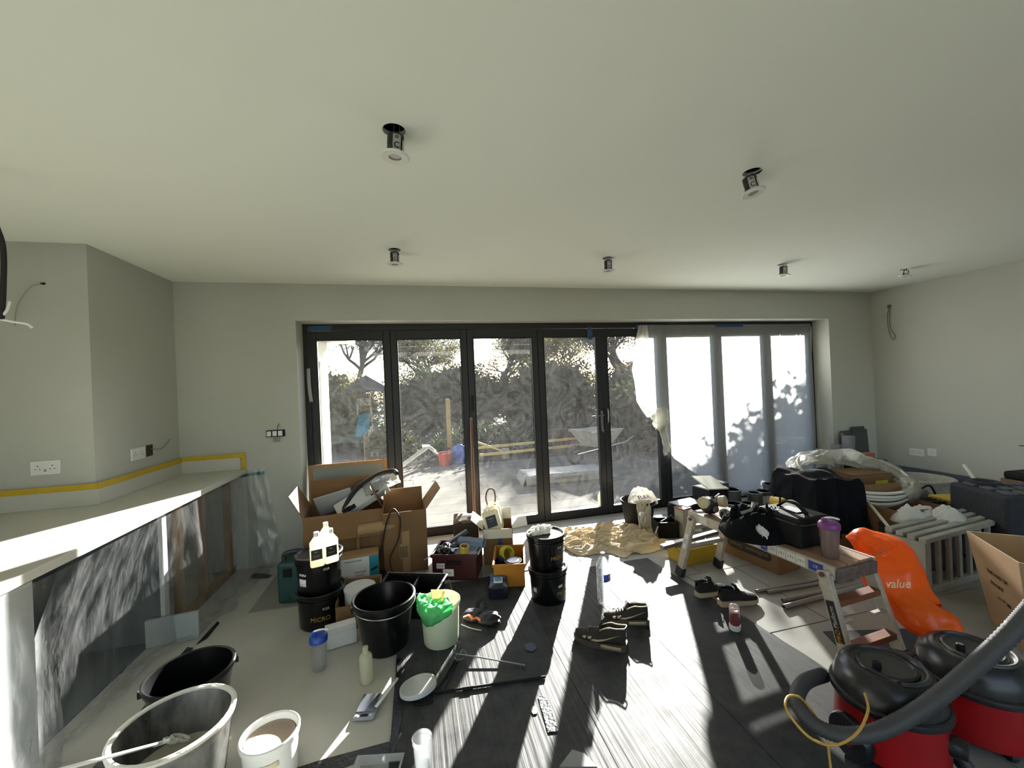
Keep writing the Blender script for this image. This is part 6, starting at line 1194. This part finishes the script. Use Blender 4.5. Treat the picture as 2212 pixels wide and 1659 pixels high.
lp_ = thing('wall_panel', 'long dark blue-grey panel standing along right wall', 'panel', (XR-.06, 0, FZ)); MB().box(0, .03, 2.9, 3.78, 0, .315).build('panel', mat('panel_blue_grey', (78, 86, 98), .6), lp_, smooth=False, bevel=.003); MB().box(-.004, 0, 2.9, 3.78, .15, .155).build('groove', blackm, lp_, smooth=False)
tr3 = pail('mixing_trough', 'wide white round mixing trough with dried plaster', (5.12, 3.12, FZ), .19, .235, .355, mat('trough_dirty', (180, 178, 166), .6, col2=(140, 136, 124), scale=6), rim=.012)
gj = thing('grey_canister', 'pale grey barrel between pipe coil and white trough', 'barrel', (4.62, 2.92, FZ)); MB().lathe([(0, 0), (.13, 0), (.135, .02), (.135, .3), (.11, .34), (0, .345)], 28).build('body', mat('barrel_grey', (112, 114, 118), .5), gj); MB().tube(sm([(.02, -.06, .33), (.1, -.1, .37), (.16, -.12, .2), (.16, -.13, .03)]), .009, 8).build('cable', blackm, gj)
p = DP(2030, 1085, 3.55); mt = thing('tile_cutter', 'long black and yellow tile cutter behind white rags', 'tile cutter', (p.x, p.y, FZ), R_(-14)); MB().box(-.3, .3, -.12, .12, 0, p.z).build('bed', blackm, mt, smooth=False, bevel=.006); MB().box(.0, .34, -.125, .1, p.z, p.z+.035).build('yellow_deck', ytm, mt, smooth=False, bevel=.003)
for k in range(4): MB().bar((-.28, -.05+.04*k, p.z+.012), (.25, -.05+.04*k, p.z+.012), .01, .014).build('guide_rail', mat('rail_dark', (60, 62, 64), .35, metal=.6), mt, smooth=False)
MB().tube(sm([(.2, -.13, p.z-.03), (.26, -.16, p.z-.09), (.36, -.16, p.z-.1)]), .005, 6).build('cord', mat('cord_grey', (120, 116, 108), .6), mt)
spb = thing('sealant_pack', 'clear pack of bottles lying on the tile cutter', 'bottle pack', (p.x+.28, p.y-.02, p.z+.085), rot=(0, R_(10), R_(-30))); MB().box(-.1, .1, -.035, .035, -.03, .03).build('pack', film('pack_film', (150, 166, 176), clear=.3, gloss=.7, rough=.15, bump=.4), spb, bevel=.012, smooth=False); MB().lathe([(.026, -.08), (.026, .06), (.012, .08), (0, .08)], 16).build('bottle', mat('bottle_brown', (104, 92, 82), .5), spb, rot=(0, R_(90), 0), loc=(0, 0, .012))
a_, b_ = DP(2082, 1004, 3.7), DP(2128, 1066, 3.5); tag(MB().tube([a_, b_+(b_-a_)*.9], .014, 10).build('white_tube', pw), 'white plastic tube leaning near the right wall', 'tube')
p = DP(2165, 1122, 2.75); ff = thing('foam_case', 'big dark grey foam-lined case on the right', 'case', (p.x+.42, p.y+.12, FZ), R_(-24)); hz = p.z+.12; fm = mat('foam_dark', (44, 46, 52), .9, bump=.6, bscale=40)
MB().box(-.24, .34, -.2, .26, 0, hz).build('shell', fm, ff, smooth=False, bevel=.02); 
for i in range(5):
    for j in range(3): MB().obox((-.15+.1*i, -.1+.13*j, hz+.006), (.07, .09, .02), (0, 0, 0)).build('foam_pad', mat('foam_grey', (84, 86, 90), .9), ff, bevel=.008, smooth=False)
MB().lathe([(.09, 0), (.09, .02), (.06, .02), (.055, .004), (0, .004)], 24).build('foam_ring', fm, ff, loc=(-.08, .16, hz+.012))
p = AX(2196, 1050, 5.2); pc = thing('printed_carton', 'brown carton with dark round marks at right wall', 'cardboard box', (5.3, p.y-.06, FZ), R_(-6)); MB().box(-.15, .15, -.13, .13, 0, .46).build('carton', card, pc, smooth=False, bevel=.002)
for z in (.32, .2): MB().lathe([(.04, 0), (0, .001)], 20).build('round_mark', mat('mark_brown', (70, 52, 36), .8), pc, loc=(-.151, -.02, z), rot=(0, R_(-90), 0)); MB().lathe([(.045, 0), (0, .001)], 20).build('round_mark', MATS['mark_brown'], pc, loc=(0, -.131, z), rot=(R_(90), 0, 0))
MB().box(-.14, .14, -.12, .12, .46, .53).build('dark_wrap', blackm, pc, bevel=.02, smooth=False)
# slatted white radiator cage with rags on it
a_, b_ = G(2003, 1287, FZ), G(2140, 1240, FZ); L_ = (b_-a_).length*1.35; rzr = math.atan2(b_.y-a_.y, b_.x-a_.x); rd = thing('radiator', 'dusty white slatted radiator standing behind orange bag', 'radiator', (a_.x, a_.y, FZ), rzr); rm = mat('radiator_white', (150, 148, 138), .6, var=.1, scale=12); RH = .375
n_ = 9
for k in range(n_): MB().box(.02+k*(L_-.06)/(n_-1), .052+k*(L_-.06)/(n_-1), -.004, .02, .04, RH-.03).build('slat', rm, rd, smooth=False, bevel=.003)
MB().box(0, L_, -.008, .024, 0, .045).build('bottom_rail', rm, rd, smooth=False, bevel=.004)
for k in range(4): MB().box(-.01, L_+.02, -.012+k*.062, .03+k*.062, RH-.032+.004*k, RH+.004*k).build('top_rail', rm, rd, smooth=False, bevel=.005)
MB().box(0, .06, .0, .22, 0, RH-.03).build('side_panel', rm, rd, smooth=False); MB().box(L_-.03, L_, .02, .22, 0, RH-.03).build('side_panel', rm, rd, smooth=False); MB().box(.06, L_-.03, .2, .21, .04, RH-.05).build('back_plate', mat('radiator_dark', (96, 92, 84), .8), rd, smooth=False)  # back plate in a darker tone than the slats
for px, py, d, s, lab in ((1962, 1112, 3.05, .09, 'white rag left of the rag pile'), (2000, 1112, 3.1, .1, 'white rag in middle of the rag pile'), (2045, 1120, 3.0, .12, 'white plastic rag right in the rag pile')):
    p = DP(px, py, d); tag(MB().grid(heap((0, 0, -s*.5), s*1.25, s*1.05, s*1.0, .12, px % 17, 1.2), 80, 44, True).build('white_rag', paper, loc=p), lab, 'rag', 'white rags behind the radiator')
p = DP(1990, 1135, 3.0); rb_ = thing('rag_crate', 'dark crate beneath the white rags', 'crate', (p.x+.06, p.y+.06, FZ), R_(-20)); MB().box(-.2, .22, -.1, .16, 0, p.z-.03).build('shell', mat('crate_dusk', (60, 50, 48), .8), rb_, smooth=False, bevel=.006)
# open cardboard box at the right edge
bx0 = G(2150, 1470, FZ); B1 = thing('open_carton', 'flared open cardboard box with printed marks at right edge', 'cardboard box', (3.24, 1.42, FZ), R_(-40)); HB = .50
w0, w1 = .17, .235
loft([[(x*w0, y*w0, .0) for x, y in ((-1,-1),(1,-1),(1,1),(-1,1))], [(x*w1*(1.0 if y < 0 else 1.0), y*w1, HB) for x, y in ((-1,-1),(1,-1),(1,1),(-1,1))], [(x*(w1-.007), y*(w1-.007), HB) for x, y in ((-1,-1),(1,-1),(1,1),(-1,1))], [(x*(w0-.007), y*(w0-.007), .006) for x, y in ((-1,-1),(1,-1),(1,1),(-1,1))]], True, True).build('carton', card2, B1, smooth=False)
sl_ = math.atan2(w1-w0, HB)
for s_, z, dx in (('THIS WAY UP', .33, 0), ('FRAGILE', .27, .02), ('<> ** ##', .2, -.02)): text(s_, .03, mat('print_umber', (70, 44, 26), .8), B1, loc=(dx, -(w0+(w1-w0)*z/HB)-.002, z), rot=(R_(90)+sl_, 0, 0)); text(s_, .03, MATS['print_umber'], B1, loc=(-(w0+(w1-w0)*z/HB)-.002, dx, z), rot=(R_(90)+sl_, 0, R_(-90)))
# orange bag
og = thing('orange_bag', 'bulging translucent orange plastic bag slumped over platform end', 'plastic bag', (0, 0, 0)); om = mat('orange_film', (232, 108, 20), .3, trans=.35, bump=.35, bscale=14)
path = sm([DP(1828, 1160, 2.42), DP(1862, 1168, 2.36), DP(1905, 1200, 2.3), DP(1930, 1250, 2.22), DP(1962, 1295, 2.14), DP(2000, 1335, 2.06), DP(2052, 1352, 2.0), DP(2070, 1356, 1.99)], 6); rad = [.008, .09, .165, .155, .125, .125, .085, .01]
def radf(t):
    k = t*(len(rad)-1); i = min(len(rad)-2, int(k)); f = k-i; f = f*f*(3-2*f); return rad[i]*(1-f)+rad[i+1]*f
def orange(u, v):
    k = v*(len(path)-1); i = min(len(path)-2, int(k)); c = path[i].lerp(path[i+1], k-i); d = (path[min(i+2, len(path)-1)]-path[max(0, i-1)]).normalized()
    s = d.cross(Vector((0, 0, 1))).normalized(); t_ = s.cross(d); a = 2*math.pi*u; r = radf(v)*(1+.16*ns((math.cos(a)*1.4, math.sin(a)*1.4, v*5))-.10*abs(ns((math.cos(a)*2.2, math.sin(a)*2.2, v*9), 1, 4)))
    p = c+(s*math.cos(a)+t_*math.sin(a)*.8)*r; return p
MB().grid(orange, 60, 70, True).build('bag', om, og)
p = DP(1940, 1262, 1.9); tx = text('value', .058, mat('print_pale', (226, 190, 150), .6), og, loc=p, rot=camo.rotation_euler, depth=.0005, shear=.1)
sw_ = tx.modifiers.new('wrap', 'SHRINKWRAP'); sw_.target = og.children[0]; sw_.wrap_method = 'PROJECT'; sw_.use_project_z = True; sw_.use_negative_direction = True; sw_.use_positive_direction = False; sw_.offset = .003

# ------------------------------------------------------------------ red vacuum cleaners
redv = mat('vacuum_red', (158, 18, 24), .35, var=.12, scale=9); vblk = mat('vacuum_black', (20, 20, 22), .3, col2=(46, 46, 48), scale=7)
def vacuum(label, loc, rz, s=1.0):
    t = thing('vacuum_cleaner', label, 'vacuum cleaner', loc, rz, 'red tub vacuum cleaners')
    MB().lathe([(r*s, z*s) for r, z in ((0, .025), (.15, .025), (.17, .04), (.172, .07), (.164, .2), (.168, .215))], 44).build('tub', redv, t)
    MB().lathe([(r*s, z*s) for r, z in ((.166, .212), (.181, .214), (.184, .224), (.181, .236), (.172, .24), (.165, .238))], 44).build('seal_band', vblk, t)
    MB().lathe([(r*s, z*s) for r, z in ((.17, .236), (.168, .262), (.158, .298), (.14, .325), (.122, .336), (.112, .338), (.108, .331), (.098, .33), (.094, .337), (.086, .34), (.08, .333), (0, .331))], 44).build('dome', vblk, t)
    MB().lathe([(r*s, z*s) for r, z in ((.014, .331), (.014, .352), (.01, .356), (0, .356))], 16, c=(-.045*s, .02*s, 0)).build('cable_winder_knob', blackm, t)
    MB().tube([(.118*s*math.cos(a), .118*s*math.sin(a), .338*s) for a in [R_(-150)+R_(150)*k/14 for k in range(15)]], .008*s, 8).build('carry_handle', mat('vac_grey', (60, 60, 62), .5), t)
    for a, m in ((R_(-52), mat('button_green', (96, 130, 70), .5)), (R_(-40), mat('button_red', (176, 60, 50), .4))):
        MB().obox((.166*s*math.cos(a), .166*s*math.sin(a), .262*s), (.014, .028, .016), (0, .25, a)).build('switch', m, t, bevel=.003)
    for a in (R_(30), R_(150)):
        MB().lathe([(0, -.02), (.075*s, -.02), (.08*s, -.01), (.08*s, .01), (.075*s, .02), (.03*s, .022), (0, .022)], 28).build('wheel', vblk, t, loc=(.172*s*math.cos(a), .172*s*math.sin(a), .081*s), rot=(R_(90), 0, a+R_(90)))
        MB().lathe([(0, .02), (.03*s, .024), (.02*s, .03), (0, .03)], 20).build('hub_cap', redv, t, loc=(.172*s*math.cos(a), .172*s*math.sin(a), .081*s), rot=(R_(90), 0, a+R_(90)))
    for a in (R_(-120), R_(-60)): MB().lathe([(0, 0), (.02, 0), (.024, .012), (.02, .024), (0, .024)], 16).build('castor', rubber, t, loc=(.14*s*math.cos(a), .14*s*math.sin(a), .0+.024), rot=(R_(90), 0, a))
    MB().lathe([(.034*s, 0), (.036*s, .02), (.03*s, .03), (.03*s, .05)], 20).build('hose_socket', vblk, t, loc=(.16*s*math.cos(R_(-90)), .16*s*math.sin(R_(-90)), .13*s), rot=(R_(90), 0, 0))
    return t
vacuum('front red vacuum cleaner with black dome at bottom right', (1.755, 1.215, SZ-.002), R_(25), 1.0)
vacuum('rear red vacuum cleaner partly under the orange bag', (2.19, 1.19, FZ), R_(10), 1.0)
def ribbed(pts, r, m, t, name='hose', n=14, pitch=.0085):
    P = sm(pts, 40); out = [P[0]]; acc = 0
    for a, b in zip(P, P[1:]):
        acc += (b-a).length
        if acc >= pitch/2: out.append(b); acc = 0
    MB().tube(out, [r if i % 2 else r*.9 for i in range(len(out))], n).build(name, m, t, angle=80)
hm_ = mat('hose_grey', (62, 62, 64), .55); h1 = thing('vacuum_hose', 'thick dark ribbed vacuum hose looping across front vacuum', 'hose', (0, 0, 0))
ribbed([DP(2260, 1280, 1.3), DP(2190, 1360, 1.33), DP(2105, 1440, 1.36), DP(1995, 1528, 1.4), DP(1890, 1582, 1.43), DP(1805, 1585, 1.47), DP(1748, 1555, 1.52), DP(1722, 1510, 1.58), DP(1738, 1474, 1.66), DP(1778, 1458, 1.72)], .0275, hm_, h1)
h2 = thing('vacuum_hose', 'dark hose arching between the two vacuum domes', 'hose', (0, 0, 0)); ribbed([DP(1925, 1425, 1.75), DP(1970, 1420, 1.78), DP(2020, 1440, 1.76), DP(2075, 1470, 1.7)], .021, hm_, h2)
h3 = thing('vacuum_hose', 'slim lighter hose dropping in front of rear vacuum', 'hose', (0, 0, 0)); ribbed([DP(2080, 1468, 1.7), DP(2110, 1500, 1.66), DP(2150, 1560, 1.6), DP(2185, 1620, 1.55), DP(2190, 1680, 1.52)], .02, mat('hose_light', (84, 84, 80), .6), h3)
h4 = thing('vacuum_hose', 'dark hose end hanging between the red tubs', 'hose', (0, 0, 0)); ribbed([DP(2030, 1560, 1.6), DP(2050, 1600, 1.55), DP(2085, 1650, 1.5), DP(2120, 1700, 1.46)], .022, hm_, h4)
yc_ = thing('power_cord', 'thin yellow power cord looping from front vacuum', 'cord', (0, 0, 0)); ym = mat('cord_yellow', (186, 146, 62), .5)
MB().tube(sm([DP(1868, 1498, 1.48), DP(1875, 1535, 1.42), DP(1850, 1585, 1.37), DP(1800, 1610, 1.36), DP(1745, 1590, 1.38), DP(1700, 1535, 1.42), DP(1702, 1505, 1.47), DP(1730, 1508, 1.52), DP(1760, 1545, 1.54), DP(1785, 1590, 1.52), DP(1792, 1640, 1.5), DP(1800, 1700, 1.46)], 8), .0042, 8).build('cord', ym, yc_)
